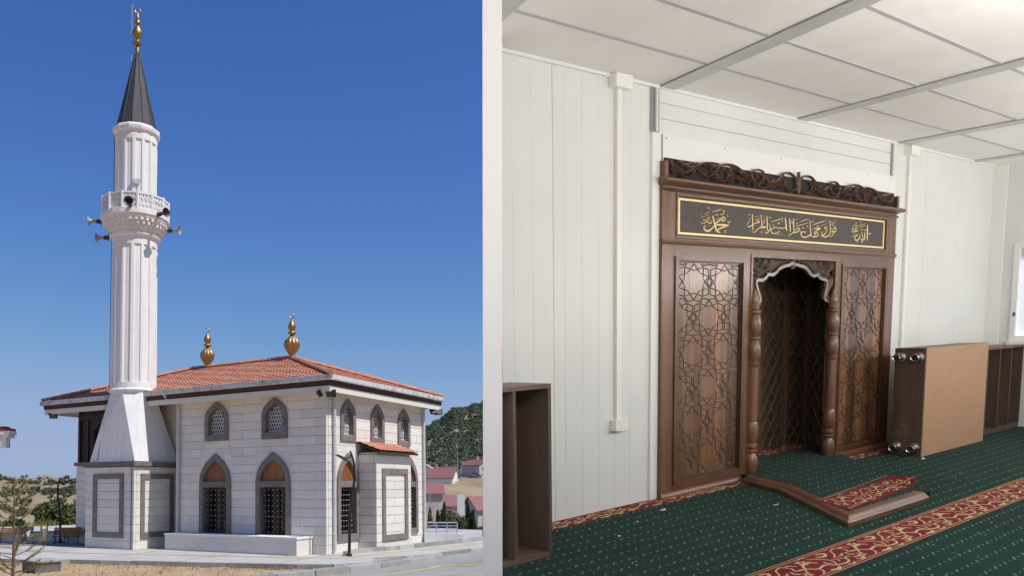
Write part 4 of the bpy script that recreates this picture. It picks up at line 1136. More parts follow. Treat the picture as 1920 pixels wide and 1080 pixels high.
house((-93.5, 196.0), 6.0, 7, 2.4, 1.8, radians(-50), 'small distant house peeping over the long purple roof', plaster, zb=4.6, win=())
gw = low_wall((-21.85, 44.95), (-21.45, 45.18), 1.62, .3, 'short white garden wall end among the conifers', 'garden_wall', False)
pc = thing('parked_car', 'dark parked car half hidden by the hedge in front of the cream house', 'car', (-21.2, 50.0, hz(-21.2, 50)))
zc = hz(-21.2, 50); ccm = M('dark_car_paint', (.03, .03, .035), .25, coat=.5)
cu = Vector((cos(yv), sin(yv))); cv = Vector((-sin(yv), cos(yv)))
cp = lambda a, b, z: (-21.2+cu.x*a+cv.x*b, 50+cu.y*a+cv.y*b, zc+z)
MB().prism([(-2, .35), (-2, .75), (-1.5, .85), (-.9, 1.35), (.6, 1.4), (1.2, .95), (1.95, .85), (2, .4)], lambda a, z: cp(a, -.8, z), lambda a, z: cp(a, .8, z)).build('body', ccm, pc)
for a in (-1.25, 1.2):
    for b in (-.82, .62):
        MB().prism([(a+.32*cos(k*pi/6), .32+.32*sin(k*pi/6)) for k in range(12)], lambda x, z: cp(x, b, z), lambda x, z: cp(x, b+.2, z)).build('wheel', iron_m, pc)
MB().prism([(-1.3, .88), (-.85, 1.28), (.55, 1.33), (1.05, .95)], lambda a, z: cp(a, -.815, z), lambda a, z: cp(a, -.80, z)).build('side_window', glass_m, pc)
ant = thing('antenna_mast', 'thin grey lattice mast rising behind the white gable', 'mast', (-80.7, 166.5, 3.6))
am = M('mast_grey', (.35, .36, .38), .5)
MB().tube([(-80.7, 166.5, 3.4), (-80.7, 166.5, 12.2)], [.09, .05], 6).build('pole', am, ant)
for z in (6, 8, 10, 11.5): MB().tube([(-81.0, 166.4, z), (-80.4, 166.6, z)], .03, 4).build('crossbar', am, ant)
wl2 = thing('floodlight_mast', 'white floodlight on a short mast just past the mosque wall', 'mast', (-46.7, 88.4, hz(-46.7, 88.4)))
MB().tube([(-46.7, 88.4, hz(-46.7, 88.4)), (-46.7, 88.4, 4.4)], .05, 6).build('pole', am, wl2)
MB().hexa([(-47.2, 88.3, 4.85), (-46.5, 88.6, 4.3), (-46.5, 88.7, 4.35), (-47.2, 88.4, 4.9), (-47.1, 88.3, 5.0), (-46.4, 88.6, 4.45), (-46.4, 88.7, 4.5), (-47.1, 88.4, 5.05)]).build('lamp', plaster, wl2)
CALLIGRAPHY=[[0.0141,6.397,2.375,6.42,2.335,6.44,2.295,6.463,2.254,6.512,2.243],[0.0117,6.436,2.303,6.396,2.272,6.346,2.248,6.302,2.249,6.276,2.266,6.287,2.289],[0.01,6.432,2.307,6.483,2.334,6.535,2.358],[0.0102,6.59,2.359,6.583,2.348,6.564,2.342,6.544,2.346,6.536,2.356,6.544,2.367,6.563,2.373,6.582,2.369,6.59,2.359],[0.0126,6.447,2.303,6.544,2.308,6.642,2.308],[0.0094,6.642,2.308,6.575,2.292,6.5,2.272,6.471,2.254],[0.0066,6.388,2.407,6.458,2.422,6.528,2.438],[0.0059,6.5,2.388,6.548,2.399,6.57,2.415],[0.0042,6.573,2.426,6.57,2.421,6.563,2.419,6.555,2.42,6.552,2.424,6.555,2.429,6.562,2.431,6.57,2.43,6.573,2.426],[0.005,6.433,2.393,6.444,2.381,6.455,2.392,6.467,2.382,6.474,2.395],[0.0059,6.445,2.349,6.523,2.366],[0.0042,6.62,2.399,6.617,2.384,6.632,2.376],[0.0068,6.618,2.341,6.645,2.33,6.66,2.346],[0.0051,6.575,2.265,6.598,2.26,6.572,2.248,6.606,2.247],[0.0053,6.223,2.375,6.249,2.36],[0.0049,6.277,2.384,6.32,2.397,6.348,2.413],[0.0045,6.319,2.43,6.321,2.434,6.327,2.438,6.334,2.44,6.342,2.44,6.349,2.438,6.353,2.434,6.354,2.43,6.35,2.425],[0.0045,6.235,2.351,6.342,2.383],[0.0045,6.256,2.339,6.285,2.337,6.321,2.345,6.354,2.345],[0.0041,6.25,2.33,6.3,2.329,6.35,2.336],[0.0062,6.225,2.319,6.243,2.305,6.272,2.307,6.322,2.322,6.359,2.311,6.384,2.317,6.384,2.329,6.365,2.333],[0.0058,6.359,2.299,6.356,2.288],[0.0042,6.359,2.355,6.354,2.348,6.343,2.345,6.332,2.347,6.327,2.353,6.331,2.36,6.342,2.363,6.354,2.361,6.359,2.355],[0.0083,7.007,2.425,7.016,2.357,7.026,2.285],[0.0078,6.939,2.318,6.952,2.306,6.996,2.321,7.059,2.346,7.116,2.358],[0.0061,6.935,2.323,6.94,2.345,6.97,2.359],[0.0062,7.128,2.364,7.122,2.356,7.108,2.352,7.094,2.354,7.088,2.362,7.094,2.369,7.107,2.373,7.121,2.371,7.128,2.364],[0.0052,6.945,2.375,6.993,2.387],[0.0057,7.037,2.4,7.118,2.415],[0.0061,7.042,2.374,7.123,2.391],[0.0088,7.146,2.426,7.166,2.356,7.18,2.323,7.235,2.317],[0.008,7.134,2.33,7.184,2.323,7.243,2.319,7.127,2.307,7.079,2.281,7.039,2.264,7.006,2.278],[0.0093,7.246,2.422,7.256,2.36,7.265,2.289],[0.008,7.287,2.357,7.311,2.318,7.279,2.281,7.237,2.266,7.211,2.287],[0.0086,7.475,2.294,7.416,2.273,7.356,2.271,7.32,2.298,7.379,2.321,7.43,2.328],[0.0068,7.422,2.323,7.457,2.316,7.482,2.328,7.518,2.319,7.552,2.332,7.606,2.313],[0.0063,7.321,2.37,7.427,2.393,7.53,2.415],[0.0059,7.428,2.36,7.471,2.371,7.446,2.352],[0.0049,7.368,2.352,7.365,2.33],[0.0091,7.564,2.424,7.578,2.363,7.593,2.304],[0.0053,7.193,2.397,7.21,2.385,7.2,2.366,7.208,2.349],[0.0058,7.28,2.411,7.3,2.404,7.316,2.415],[0.007,6.966,2.417,6.964,2.414,6.959,2.413,6.955,2.413,6.953,2.416,6.955,2.418,6.959,2.42,6.964,2.419,6.966,2.417],[0.0048,6.965,2.293,6.982,2.272],[0.0053,7.169,2.285,7.153,2.271,7.179,2.266],[0.005,7.505,2.395,7.523,2.378],[0.0059,7.477,2.257,7.52,2.271],[0.0054,7.446,2.265,7.445,2.264,7.442,2.263,7.439,2.263,7.438,2.265,7.439,2.267,7.442,2.267,7.445,2.267,7.446,2.265],[0.0053,7.201,2.416,7.199,2.415,7.196,2.414,7.194,2.414,7.192,2.416,7.193,2.417,7.196,2.418,7.199,2.418,7.201,2.416],[0.0087,7.64,2.422,7.65,2.358,7.66,2.299],[0.0083,7.711,2.424,7.718,2.357,7.724,2.297],[0.0083,7.715,2.297,7.794,2.337,7.831,2.327,7.778,2.299,7.715,2.291,7.662,2.271,7.627,2.256],[0.007,7.833,2.297,7.86,2.308,7.879,2.299,7.906,2.312,7.925,2.301,7.948,2.311],[0.006,7.752,2.352,7.865,2.373,7.98,2.396],[0.006,7.827,2.397,7.899,2.414,7.977,2.431],[0.0094,8.011,2.423,8.023,2.357,8.034,2.292,7.974,2.265,7.9,2.258,7.857,2.279,7.856,2.298],[0.0056,7.953,2.371,7.973,2.362,7.959,2.35],[0.009,8.034,2.292,8.068,2.269,8.145,2.272,8.182,2.288,8.147,2.311,8.106,2.278],[0.0095,8.073,2.346,8.216,2.354,8.141,2.329,8.095,2.294],[0.0066,8.07,2.381,8.193,2.408,8.313,2.434],[0.0062,8.215,2.378,8.354,2.409],[0.0077,8.345,2.364,8.339,2.356,8.324,2.352,8.309,2.355,8.302,2.362,8.307,2.37,8.322,2.373,8.338,2.371,8.345,2.364],[0.0077,8.346,2.353,8.322,2.313,8.27,2.287,8.221,2.283],[0.0092,8.397,2.441,8.41,2.376,8.421,2.318,8.368,2.286,8.3,2.276,8.25,2.296,8.257,2.325],[0.0058,8.419,2.415,8.507,2.446],[0.0058,8.43,2.398,8.498,2.421],[0.0073,8.524,2.372,8.519,2.365,8.505,2.361,8.491,2.364,8.484,2.37,8.49,2.377,8.504,2.381,8.518,2.379,8.524,2.372],[0.0078,8.528,2.361,8.515,2.336,8.465,2.334,8.486,2.325,8.458,2.295,8.409,2.276],[0.0059,8.482,2.336,8.478,2.331,8.468,2.328,8.458,2.33,8.454,2.335,8.457,2.34,8.467,2.342,8.477,2.34,8.482,2.336],[0.0058,8.47,2.395,8.469,2.394,8.465,2.393,8.462,2.393,8.46,2.395,8.461,2.397,8.465,2.398,8.469,2.397,8.47,2.395],[0.0058,8.446,2.36,8.444,2.358,8.441,2.357,8.437,2.358,8.436,2.36,8.437,2.361,8.441,2.362,8.444,2.362,8.446,2.36],[0.0062,8.142,2.377,8.176,2.373,8.153,2.361],[0.0061,8.042,2.415,8.059,2.404,8.079,2.419],[0.0055,7.672,2.401,7.691,2.383,7.679,2.369],[0.0055,7.752,2.421,7.771,2.415,7.784,2.425],[0.0056,7.759,2.385,7.786,2.381,7.769,2.371],[0.0056,7.904,2.345,7.901,2.341,7.895,2.34,7.888,2.341,7.885,2.344,7.888,2.347,7.894,2.349,7.901,2.348,7.904,2.345],[0.0117,9.191,2.438,9.195,2.361,9.2,2.276],[0.0102,9.132,2.353,9.14,2.297,9.089,2.274,9.044,2.293],[0.0102,9.071,2.356,9.099,2.295],[0.0102,9.041,2.324,9.002,2.276,8.949,2.269,8.925,2.294,8.997,2.332],[0.007,8.871,2.299,8.933,2.329],[0.0066,9.013,2.401,9.142,2.425],[0.0066,8.985,2.415,9.146,2.446],[0.0066,9.018,2.467,9.031,2.445],[0.0066,9.042,2.38,9.064,2.373,9.085,2.382],[0.0071,9.121,2.383,9.144,2.374,9.164,2.388],[0.0067,9.232,2.352,9.266,2.346,9.239,2.336],[0.006,8.922,2.367,8.914,2.356,8.893,2.351,8.872,2.355,8.862,2.364,8.87,2.374,8.891,2.379,8.912,2.376,8.922,2.367],[0.006,8.853,2.386,8.918,2.374,8.99,2.357],[0.0055,8.873,2.407,8.886,2.378],[0.0055,8.923,2.42,8.94,2.375],[0.0055,8.954,2.426,8.97,2.371],[0.006,8.851,2.346,8.92,2.351,8.984,2.362],[0.006,8.95,2.441,8.949,2.439,8.945,2.438,8.941,2.439,8.939,2.441,8.941,2.443,8.944,2.443,8.948,2.443,8.95,2.441],[0.006,8.909,2.424,8.907,2.422,8.903,2.421,8.9,2.422,8.898,2.424,8.899,2.425,8.903,2.426,8.907,2.426,8.909,2.424],[0.0061,8.993,2.253,8.992,2.251,8.988,2.25,8.984,2.251,8.982,2.253,8.984,2.254,8.988,2.255,8.992,2.255,8.993,2.253],[0.0066,9.063,2.261,9.081,2.249,9.098,2.262]]
CREST=[[0.0199,5.811,2.779,5.808,2.743,5.863,2.708,5.949,2.695,6.053,2.719,6.15,2.769,6.275,2.803,6.394,2.811,6.46,2.807],[0.0153,6.072,2.68,6.115,2.725,6.186,2.762],[0.0187,6.279,2.676,6.37,2.715,6.443,2.768,6.517,2.806,6.612,2.82,6.729,2.809,6.83,2.774,6.912,2.727,6.954,2.697],[0.0147,6.461,2.78,6.434,2.736,6.445,2.689,6.512,2.668,6.588,2.69,6.605,2.734,6.566,2.768,6.509,2.769,6.49,2.746],[0.016,6.598,2.675,6.674,2.708,6.752,2.719,6.843,2.699,6.925,2.667],[0.0156,7.158,2.769,7.146,2.807,7.052,2.815,6.981,2.776,6.984,2.721,7.036,2.692,7.119,2.704,7.159,2.746,7.126,2.783,7.053,2.777,7.034,2.747],[0.0176,6.973,2.726,7.037,2.676,7.121,2.66,7.226,2.673,7.353,2.722,7.459,2.782,7.512,2.82],[0.025,5.87,2.784,5.948,2.766,6.053,2.75,6.132,2.762],[0.0205,6.168,2.739,6.223,2.708,6.278,2.692],[0.0208,6.331,2.785,6.359,2.771,6.395,2.78],[0.0213,6.651,2.797,6.633,2.769,6.673,2.75],[0.0215,6.751,2.757,6.8,2.772,6.85,2.765],[0.0223,7.201,2.761,7.267,2.721,7.352,2.745],[0.0162,6.743,2.702,6.784,2.673],[0.0199,5.795,2.722,5.821,2.7,5.838,2.676],[0.017,7.376,2.701,7.432,2.677],[0.0152,6.002,2.684,6.037,2.677],[0.0157,6.37,2.689,6.409,2.66],[0.0188,7.054,2.76,7.061,2.733],[0.0166,7.414,2.728,7.479,2.804,7.594,2.832,7.715,2.787,7.732,2.703,7.603,2.67,7.507,2.723,7.573,2.788],[0.0218,7.759,2.852,7.77,2.755,7.771,2.657],[0.0165,7.281,2.67,7.415,2.716,7.503,2.794]]
ARCH=[0.0204,7.085,1.55,7.093,1.596,7.177,1.642,7.191,1.677,7.139,1.765,7.125,1.837,7.221,1.844,7.285,1.871,7.317,1.898,7.383,1.893,7.449,1.914,7.503,1.951,7.592,1.976,7.684,1.99,7.729,2.009,7.765,1.995,7.8,1.996,7.92,1.98,8.006,1.96,8.057,1.924,8.121,1.894,8.195,1.901,8.219,1.914,8.272,1.871,8.408,1.847,8.395,1.764,8.363,1.675,8.456,1.636,8.487,1.571]
SPANDREL=[[0.0144,7.158,2.043,7.072,2.052,7.016,2.016,7.034,1.971,7.11,1.932,7.207,1.916,7.325,1.942,7.389,1.996,7.464,2.039,7.566,2.047,7.636,2.019],[0.0127,7.17,2.008,7.115,2.036,7.063,2.017,7.076,1.977],[0.015,7.183,1.962,7.267,2.005,7.255,2.045],[0.0152,7.281,1.958,7.377,2.007,7.364,2.048],[0.0176,7.337,1.924,7.411,1.985,7.522,2.016,7.613,2.013],[0.012,7.726,2.051,7.668,2.053,7.647,2.025,7.693,2.02],[0.0144,7.761,2.052,7.764,2.01,7.765,1.956],[0.0172,7.079,1.909,7.028,1.873,7.03,1.816,7.086,1.759,7.12,1.701,7.058,1.66,7.02,1.689],[0.015,7.1,1.92,7.133,1.886,7.219,1.882],[0.0138,7.06,1.862,7.073,1.805,7.106,1.782],[0.0129,7.381,1.937,7.424,1.961,7.479,1.974]]
# ================================================================== PRAYER ROOM (room coordinates)
FRAME['now'] = 'R'
YW, ZC = 4.17, 3.35                    # face of the wall, underside of the ceiling
XR = 12.66                             # side wall
panel_m = M('white_steel_panel', (.70, .715, .70), .42, (.66, .68, .665), 1.2, spec=.4, rnd=.03, bump=.03, bsc=6)
trim_m = M('white_trim', (.76, .765, .75), .45, rnd=.02)
plug_m = M('trunking_plastic', (.80, .79, .74), .4)
zinc_m = M('zinc_strip', (.42, .44, .46), .35, (.34, .36, .38), 8, metal=.75)
ceil_m = M('ceiling_board', (.85, .825, .795), .8, (.81, .785, .755), 2.0, rnd=.035, bump=.1, bsc=60)
beam_m = M('ceiling_channel', (.52, .515, .505), .35, (.46, .455, .445), 3, spec=.6)
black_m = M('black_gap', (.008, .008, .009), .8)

# partition: the plain white wall end that separates the room from the open air
pt = MB()
dvec = Vector((.6765, .7365, 0))*1.05
B0, B1, T0, T1 = Vector((3.119, 3.488, -.05)), Vector((3.214, 3.422, -.05)), Vector((3.117, 3.392, 3.42)), Vector((3.203, 3.333, 3.42))
sh_ = Vector((.012, -.002, 0))
pt.hexa([B0, B1, B1+dvec*.75, B0+dvec*.75, T0, T1, T1+dvec*.85, T0+dvec*.85])
tag(pt.build('partition_wall', M('white_partition', (.95, .95, .95), .6), loc=(3.15, 3.45, 0)), 'plain white end of the partition wall between the prayer room and the open air', 'wall', kind='structure')

# floor
def carpet_mat(name, red=False):
    m, n, l, b = nt(name)
    v = coords(n, l, 'obj')
    base, alt = ((.0045, .025, .0165), (.0075, .035, .0235))
    if red: base, alt = ((.135, .009, .014), (.18, .016, .020))
    f = ramp(n, l, noise(n, l, v, 90, 3), .3, .7)
    a = mixc(n, l, f, base, alt)
    a = mixc(n, l, ramp(n, l, noise(n, l, v, 2.2, 4), .35, .75), a, tuple(x*.78 for x in base))
    if not red:
        sx, sy = .145, .115
        sp = n.new('ShaderNodeSeparateXYZ'); l.new(v, sp.inputs[0])
        def mth(op, x, y=None):
            q = n.new('ShaderNodeMath'); q.operation = op
            for i, z in enumerate((x, y)):
                if z is None: continue
                if hasattr(z, 'is_output'): l.new(z, q.inputs[i])
                else: q.inputs[i].default_value = z
            return q.outputs[0]
        row = mth('FLOOR', mth('DIVIDE', sp.outputs['Y'], sy))
        odd = mth('MULTIPLY', mth('MODULO', mth('ABSOLUTE', row), 2.0), .5)
        fx = mth('SUBTRACT', mth('FRACT', mth('ADD', mth('DIVIDE', sp.outputs['X'], sx), odd)), .5)
        fy = mth('SUBTRACT', mth('FRACT', mth('DIVIDE', sp.outputs['Y'], sy)), .5)
        # a sprig of two dashes, and a small dot half way to the next row
        nz = mth('MULTIPLY', mth('SUBTRACT', noise(n, l, v, 150, 2), .5), 1.1)
        tl = mth('ADD', fy, mth('MULTIPLY', fx, -.45))
        d1 = mth('ADD', mth('POWER', mth('DIVIDE', mth('ADD', fx, .075), .075), 2.0), mth('POWER', mth('DIVIDE', mth('ADD', tl, .03), .05), 2.0))
        d2 = mth('ADD', mth('POWER', mth('DIVIDE', mth('SUBTRACT', fx, .085), .08), 2.0), mth('POWER', mth('DIVIDE', mth('SUBTRACT', tl, .015), .05), 2.0))
        gx = mth('SUBTRACT', mth('ABSOLUTE', fx), .5)
        d3 = mth('ADD', mth('POWER', mth('DIVIDE', gx, .05), 2.0), mth('POWER', mth('DIVIDE', fy, .055), 2.0))
        dd = mth('ADD', mth('MINIMUM', mth('MINIMUM', d1, d2), d3), nz)
        mask = mth('LESS_THAN', dd, 1.0)
        fade = ramp(n, l, noise(n, l, v, 7.0, 2), .25, .75)
        mk = mth('MULTIPLY', mask, mth('ADD', mth('MULTIPLY', fade, .45), .3))
        a = mixc(n, l, mk, a, (.28, .33, .27))
        rd_ = mth('ADD', mth('POWER', mth('DIVIDE', fx, .05), 2.0), mth('POWER', mth('DIVIDE', mth('SUBTRACT', tl, .06), .06), 2.0))
        a = mixc(n, l, mth('MULTIPLY', mth('LESS_THAN', rd_, 1.0), .45), a, (.16, .05, .045))
    l.new(a, b.inputs['Base Color']); b.inputs['Roughness'].default_value = 1.0; b.inputs['Specular IOR Level'].default_value = .04
    b.inputs['Sheen Weight'].default_value = .04; b.inputs['Sheen Roughness'].default_value = .5
    bp = n.new('ShaderNodeBump'); bp.inputs['Strength'].default_value = .6; bp.inputs['Distance'].default_value = .004
    l.new(noise(n, l, v, 260, 2), bp.inputs['Height']); l.new(bp.outputs[0], b.inputs['Normal'])
    return m
carpet_m = carpet_mat('green_carpet'); red_m = carpet_mat('red_carpet', True)
cream_m = M('cream_yarn', (.50, .39, .21), .9, (.42, .31, .16), 40)
FPOLY = [(0.3, .33), (3.17, 3.455), (3.86, 4.19), (6.9, 4.19), (6.9, 4.95), (9.4, 4.95), (9.4, 4.19), (XR+.05, 4.19), (XR+.05, .1), (.3, .1)]
fo = MB(); fo.prism(FPOLY, lambda x, y: (x, y, -.06), lambda x, y: (x, y, 0.0))
floor = tag(fo.build('floor', carpet_m, loc=(0, 0, 0)), 'dark green carpet with small pale sprigs', 'carpet', kind='structure')
fp = lambda u, v, h: (u, v, .0065+h)
def border(x0, x1, y0, wd, parent, P=.64, z=.003, fn0=None, phase=0.0, edge=True):
    """dark red border with cream scrolls; fn0(u, v, h) maps the strip"""
    fn = fn0 or (lambda u, v, h: (u, y0+v, z+h))
    n = max(2, int((x1-x0)/.15))
    sb_ = MB(); V = []; 
    for i in range(n+1):
        u = x0+(x1-x0)*i/n; V += [fn(u, 0, 0), fn(u, wd*.33, 0), fn(u, wd*.66, 0), fn(u, wd, 0)]
    sb_.add(V, [(4*i+k, 4*i+k+1, 4*i+k+5, 4*i+k+4) for i in range(n) for k in range(3)])
    st = sb_.build('border_strip', red_m, parent, fixn=False)
    mo = MB(); g = lambda u, v, h: fn(u, v, .0025)
    k = wd/.30
    def S(pts, w): 
        P_ = [(x, y*k) for x, y in pts]
        if all(x0 <= x <= x1 for x, _ in P_): mo.stroke(P_, w, g, 0, smooth=3)
    i = math.floor(x0/P)
    while i*P < x1+P:
        o = i*P+phase
        S([(o-.02, .235), (o+.06, .25), (o+.09, .20), (o+.06, .16), (o+.14, .145), (o+.20, .10), (o+.30, .115), (o+.36, .07), (o+.47, .06), (o+.53, .10), (o+.50, .15), (o+.56, .18), (o+.62, .235)], .016)
        S([(o+.14, .145), (o+.20, .19), (o+.28, .20), (o+.31, .16)], .020)
        S([(o+.36, .07), (o+.42, .13), (o+.40, .19), (o+.33, .235)], .013)
        for a in range(6):
            q = a*pi/3+.3; S([(o+.24+.012*cos(q), .215+.012*sin(q)), (o+.24+.045*cos(q), .215+.04*sin(q))], .030)
        for a in range(5):
            q = a*1.256+.5; S([(o+.055+.008*cos(q), .085+.008*sin(q)), (o+.055+.034*cos(q), .085+.03*sin(q))], .024)
        S([(o+.055, .085), (o+.10, .12), (o+.14, .145)], .010)
        S([(o+.42, .225), (o+.48, .20), (o+.54, .235), (o+.47, .25)], .022); S([(o+.23, .045), (o+.29, .03), (o+.34, .05)], .026)
        S([(o+.57, .06), (o+.62, .04), (o+.655, .075), (o+.60, .085)], .02); S([(o+.53, .10), (o+.57, .12), (o+.60, .10)], .012)
        S([(o+.20, .10), (o+.18, .06), (o+.13, .04)], .012)
        S([(o+.02, .17), (o+.0, .13), (o+.03, .115)], .018); S([(o+.15, .20), (o+.13, .235), (o+.09, .24)], .014); S([(o+.36, .15), (o+.345, .12), (o+.37, .10)], .016)
        S([(o+.42, .035), (o+.46, .025), (o+.50, .04)], .016); S([(o+.545, .155), (o+.59, .15), (o+.62, .17)], .014); S([(o+.28, .265), (o+.33, .27), (o+.37, .26)], .012); S([(o+.45, .15), (o+.47, .12), (o+.45, .10)], .012)
        i += 1
    if edge:
        for v in (.008, .03): 
            mo.stroke([(x0, v), (x1, v)], .005, g, 0, taper=False); mo.stroke([(x0, wd-v), (x1, wd-v)], .005, g, 0, taper=False)
    o = mo.build('border_scroll', cream_m, st, fixn=False); o['kind'] = 'stuff'
    return st
border(1.9, XR, 2.19, .31, floor)
border(3.92, 5.72, 3.985, .185, floor, phase=.1, edge=False)
border(5.72, 7.0, 3.985, .13, floor, phase=.2, edge=False)
border(8.62, 9.85, 3.94, .15, floor, phase=.3, edge=False)
border(7.35, 9.1, 4.52, .25, floor, phase=.15, edge=False, z=.068)
# unseen pale paving added to bounce sunlight into the room
ap_ = MB(); ap_.prism([(.3, .098), (XR+3, .098), (XR+3, -6), (-3, -6), (-3, -.5)], lambda x, y: (x, y, -.16), lambda x, y: (x, y, -.03))
tag(ap_.build('bounce_apron', M('bounce_paving', (.74, .72, .69), .85, (.68, .66, .63), 1.5), loc=(6, -2, -.16)), 'unseen pale paving added to bounce sunlight into the room', 'paving', kind='structure')

# walls of insulated panels with pressed grooves
def grooved(x0, x1, z0, z1, y, parent, step=.19, name='wall_panel', mat=None, dep=.0025, gw=.006, th=.05):
    prof = [(x0, y)]; x = x0+step*.6
    while x < x1-.05:
        prof += [(x-gw, y), (x, y+dep), (x+gw, y)]; x += step
    prof += [(x1, y), (x1, y+th), (x0, y+th)]
    return MB().prism(prof, lambda a, b: (a, b, z0), lambda a, b: (a, b, z1)).build(name, mat or panel_m, parent)
wall = tag(MB().box(4.02, 5.70, YW+.053, YW+.12, -.05, ZC+.06).box(9.84, XR+.1, YW+.053, YW+.12, -.05, ZC+.06).box(5.70, 9.84, YW+.053, YW+.12, 2.62, ZC+.06).build('wall', trim_m, loc=(8, YW, 0)),
           'white panelled wall around the wooden mihrab', 'wall', kind='structure')
for a, b in ((3.955, 4.475), (4.48, 5.595)): grooved(a, b, .004, ZC, YW, wall)
for a, b in ((9.86, 10.66), (10.665, 11.66), (11.665, XR)): grooved(a, b, .004, ZC, YW, wall, .11)
def hgroove(x0, x1, z0, z1):
    MB().prism([(YW, z0+.004), (YW+.006, z0), (YW+.05, z0), (YW+.05, z1), (YW+.006, z1), (YW, z1-.004)], lambda y, z: (x0, y, z), lambda y, z: (x1, y, z)).build('plank', panel_m, wall)
for a, b in ((2.985, 3.105), (3.107, 3.225), (3.227, ZC)): hgroove(5.70, 9.86, a, b)
MB().box(5.74, 9.80, YW-.014, YW+.05, 2.775, 2.983).build('flashing', trim_m, wall)
MB().box(5.595, 5.70, YW-.022, YW+.05, .004, 2.985).build('corner_trim', trim_m, wall)
MB().box(9.80, 9.855, YW-.012, YW+.05, 2.70, 2.985).build('corner_trim', trim_m, wall)
sc_ = MB()
for x in (5.78, 6.6, 7.5, 8.4, 9.2, 9.75):
    for z in (2.80, 2.955): sc_.lathe([(.007, 0), (.007, .004)], (0, 0), 6) if False else sc_.box(x-.006, x+.006, YW-.018, YW-.013, z-.006, z+.006)
sc_.build('screws', zinc_m, wall)
rail = MB()
for x in (3.96,): rail.box(x, 5.69, YW-.02, YW+.001, ZC-.025, ZC)
rail.box(5.70, XR, YW-.02, YW+.001, ZC-.022, ZC); rail.build('ceiling_trim', trim_m, wall)
# side wall with the window
side = tag(MB().box(XR+.002, XR+.1, .2, .5, -.05, ZC+.06).box(XR+.002, XR+.1, .5, 3.90, -.05, 1.10).box(XR+.002, XR+.1, .5, 3.90, 2.35, ZC+.06).box(XR+.002, XR+.1, 3.90, YW+.05, -.05, ZC+.06).build('side_wall', panel_m, loc=(XR, 2, 0)),
           'white side wall with the bright window', 'wall', kind='structure')
MB().box(XR-.03, XR+.001, 4.02, YW, .004, ZC-.002).build('corner_post', trim_m, side)
wi = thing('window', 'bright window with white plastic frame and white film added for glare at the end of the room', 'window', (XR, 2.5, 1.1))
fm = MB(); fm.box(XR-.02, XR+.09, 3.84, 3.90, 1.1, 2.35).box(XR-.02, XR+.09, .5, .56, 1.1, 2.35).box(XR-.02, XR+.09, .56, 3.84, 1.1, 1.17).box(XR-.02, XR+.09, .56, 3.84, 2.28, 2.35).box(XR-.015, XR+.085, 2.5, 2.57, 1.17, 2.28)
fm.build('frame', trim_m, wi)
MB().box(XR-.06, XR-.02, .48, 3.92, 1.06, 1.10).build('sill', trim_m, wi)
def film():  # translucent white film stands in for overexposed daylight behind clear panes
    m, n, l, b = nt('glare_film')
    b.inputs['Base Color'].default_value = (.95, .96, .97, 1); b.inputs['Roughness'].default_value = .5
    tr = n.new('ShaderNodeBsdfTranslucent'); tr.inputs[0].default_value = (.96, .97, .98, 1)
    mx = n.new('ShaderNodeMixShader'); mx.inputs[0].default_value = .95
    l.new(b.outputs[0], mx.inputs[1]); l.new(tr.outputs[0], mx.inputs[2]); l.new(mx.outputs[0], n['Material Output'].inputs[0])
    return m
film_m = film()
for a, b in ((.56, 2.5), (2.57, 3.84)): MB().add([(XR+.03, a, 1.17), (XR+.03, b, 1.17), (XR+.03, b, 2.28), (XR+.03, a, 2.28)], [(0, 1, 2, 3)]).build('pane', film_m, wi)
MB().box(XR-.0215, XR-.0205, 3.845, 3.875, 1.42, 1.47).build('sticker', M('blue_sticker', (.02, .06, .35), .5), wi)

# ceiling
EDGE = -0.1
CP = [(0.2, .22), (3.53, 3.755), (3.95, 4.2), (XR+.05, 4.2), (XR+.05, EDGE), (.2, EDGE)]
ce = MB(); ce.prism(CP, lambda x, y: (x, y, ZC+.02), lambda x, y: (x, y, ZC+.09))
ceiling = tag(ce.build('ceiling', trim_m, loc=(6, 2, ZC)), 'white suspended ceiling of large boards between flat metal channels', 'ceiling', kind='structure')
# channels run from the wall into the room
BEAMS = [(3.50, 3.60, 4.17, 3.40, 3.55, 3.40), (5.70, 5.88, 4.17, 4.62, 4.80, 0.0), (7.77, 7.93, 4.17, 7.42, 7.64, 0.0), (9.84, 10.02, 4.17, 10.15, 10.38, 0.0), (11.93, 12.08, 4.17, 12.4, 12.6, 0.0)]
for x0, x1, ya, x2, x3, yb in BEAMS:
    if yb > 1: continue
    m = MB(); z0 = ZC-.014
    m.hexa([(x0, ya, z0), (x1, ya, z0), (x3, yb, z0), (x2, yb, z0), (x0+.012, ya, ZC+.018), (x1-.012, ya, ZC+.018), (x3-.012, yb, ZC+.018), (x2+.012, yb, ZC+.018)])
    m.build('ceiling_channel', beam_m, ceiling)
m = MB(); m.hexa([(3.42, 3.72, ZC-.028), (3.615, 3.765, ZC-.028), (3.50, 3.42, ZC-.028), (3.26, 3.42, ZC-.028), (3.42, 3.72, ZC+.018), (3.615, 3.765, ZC+.018), (3.50, 3.42, ZC+.018), (3.26, 3.42, ZC+.018)]); m.build('ceiling_channel', beam_m, ceiling)
def bx(i, y):
    """left and right edge of channel i at depth y"""
    x0, x1, ya, x2, x3, yb = BEAMS[i]; f = (ya-y)/(ya-yb); return x0+(x2-x0)*f, x1+(x3-x1)*f
ROWS = [4.165, 3.65, 3.105, 2.515, 1.95, 1.35, .7, .05]
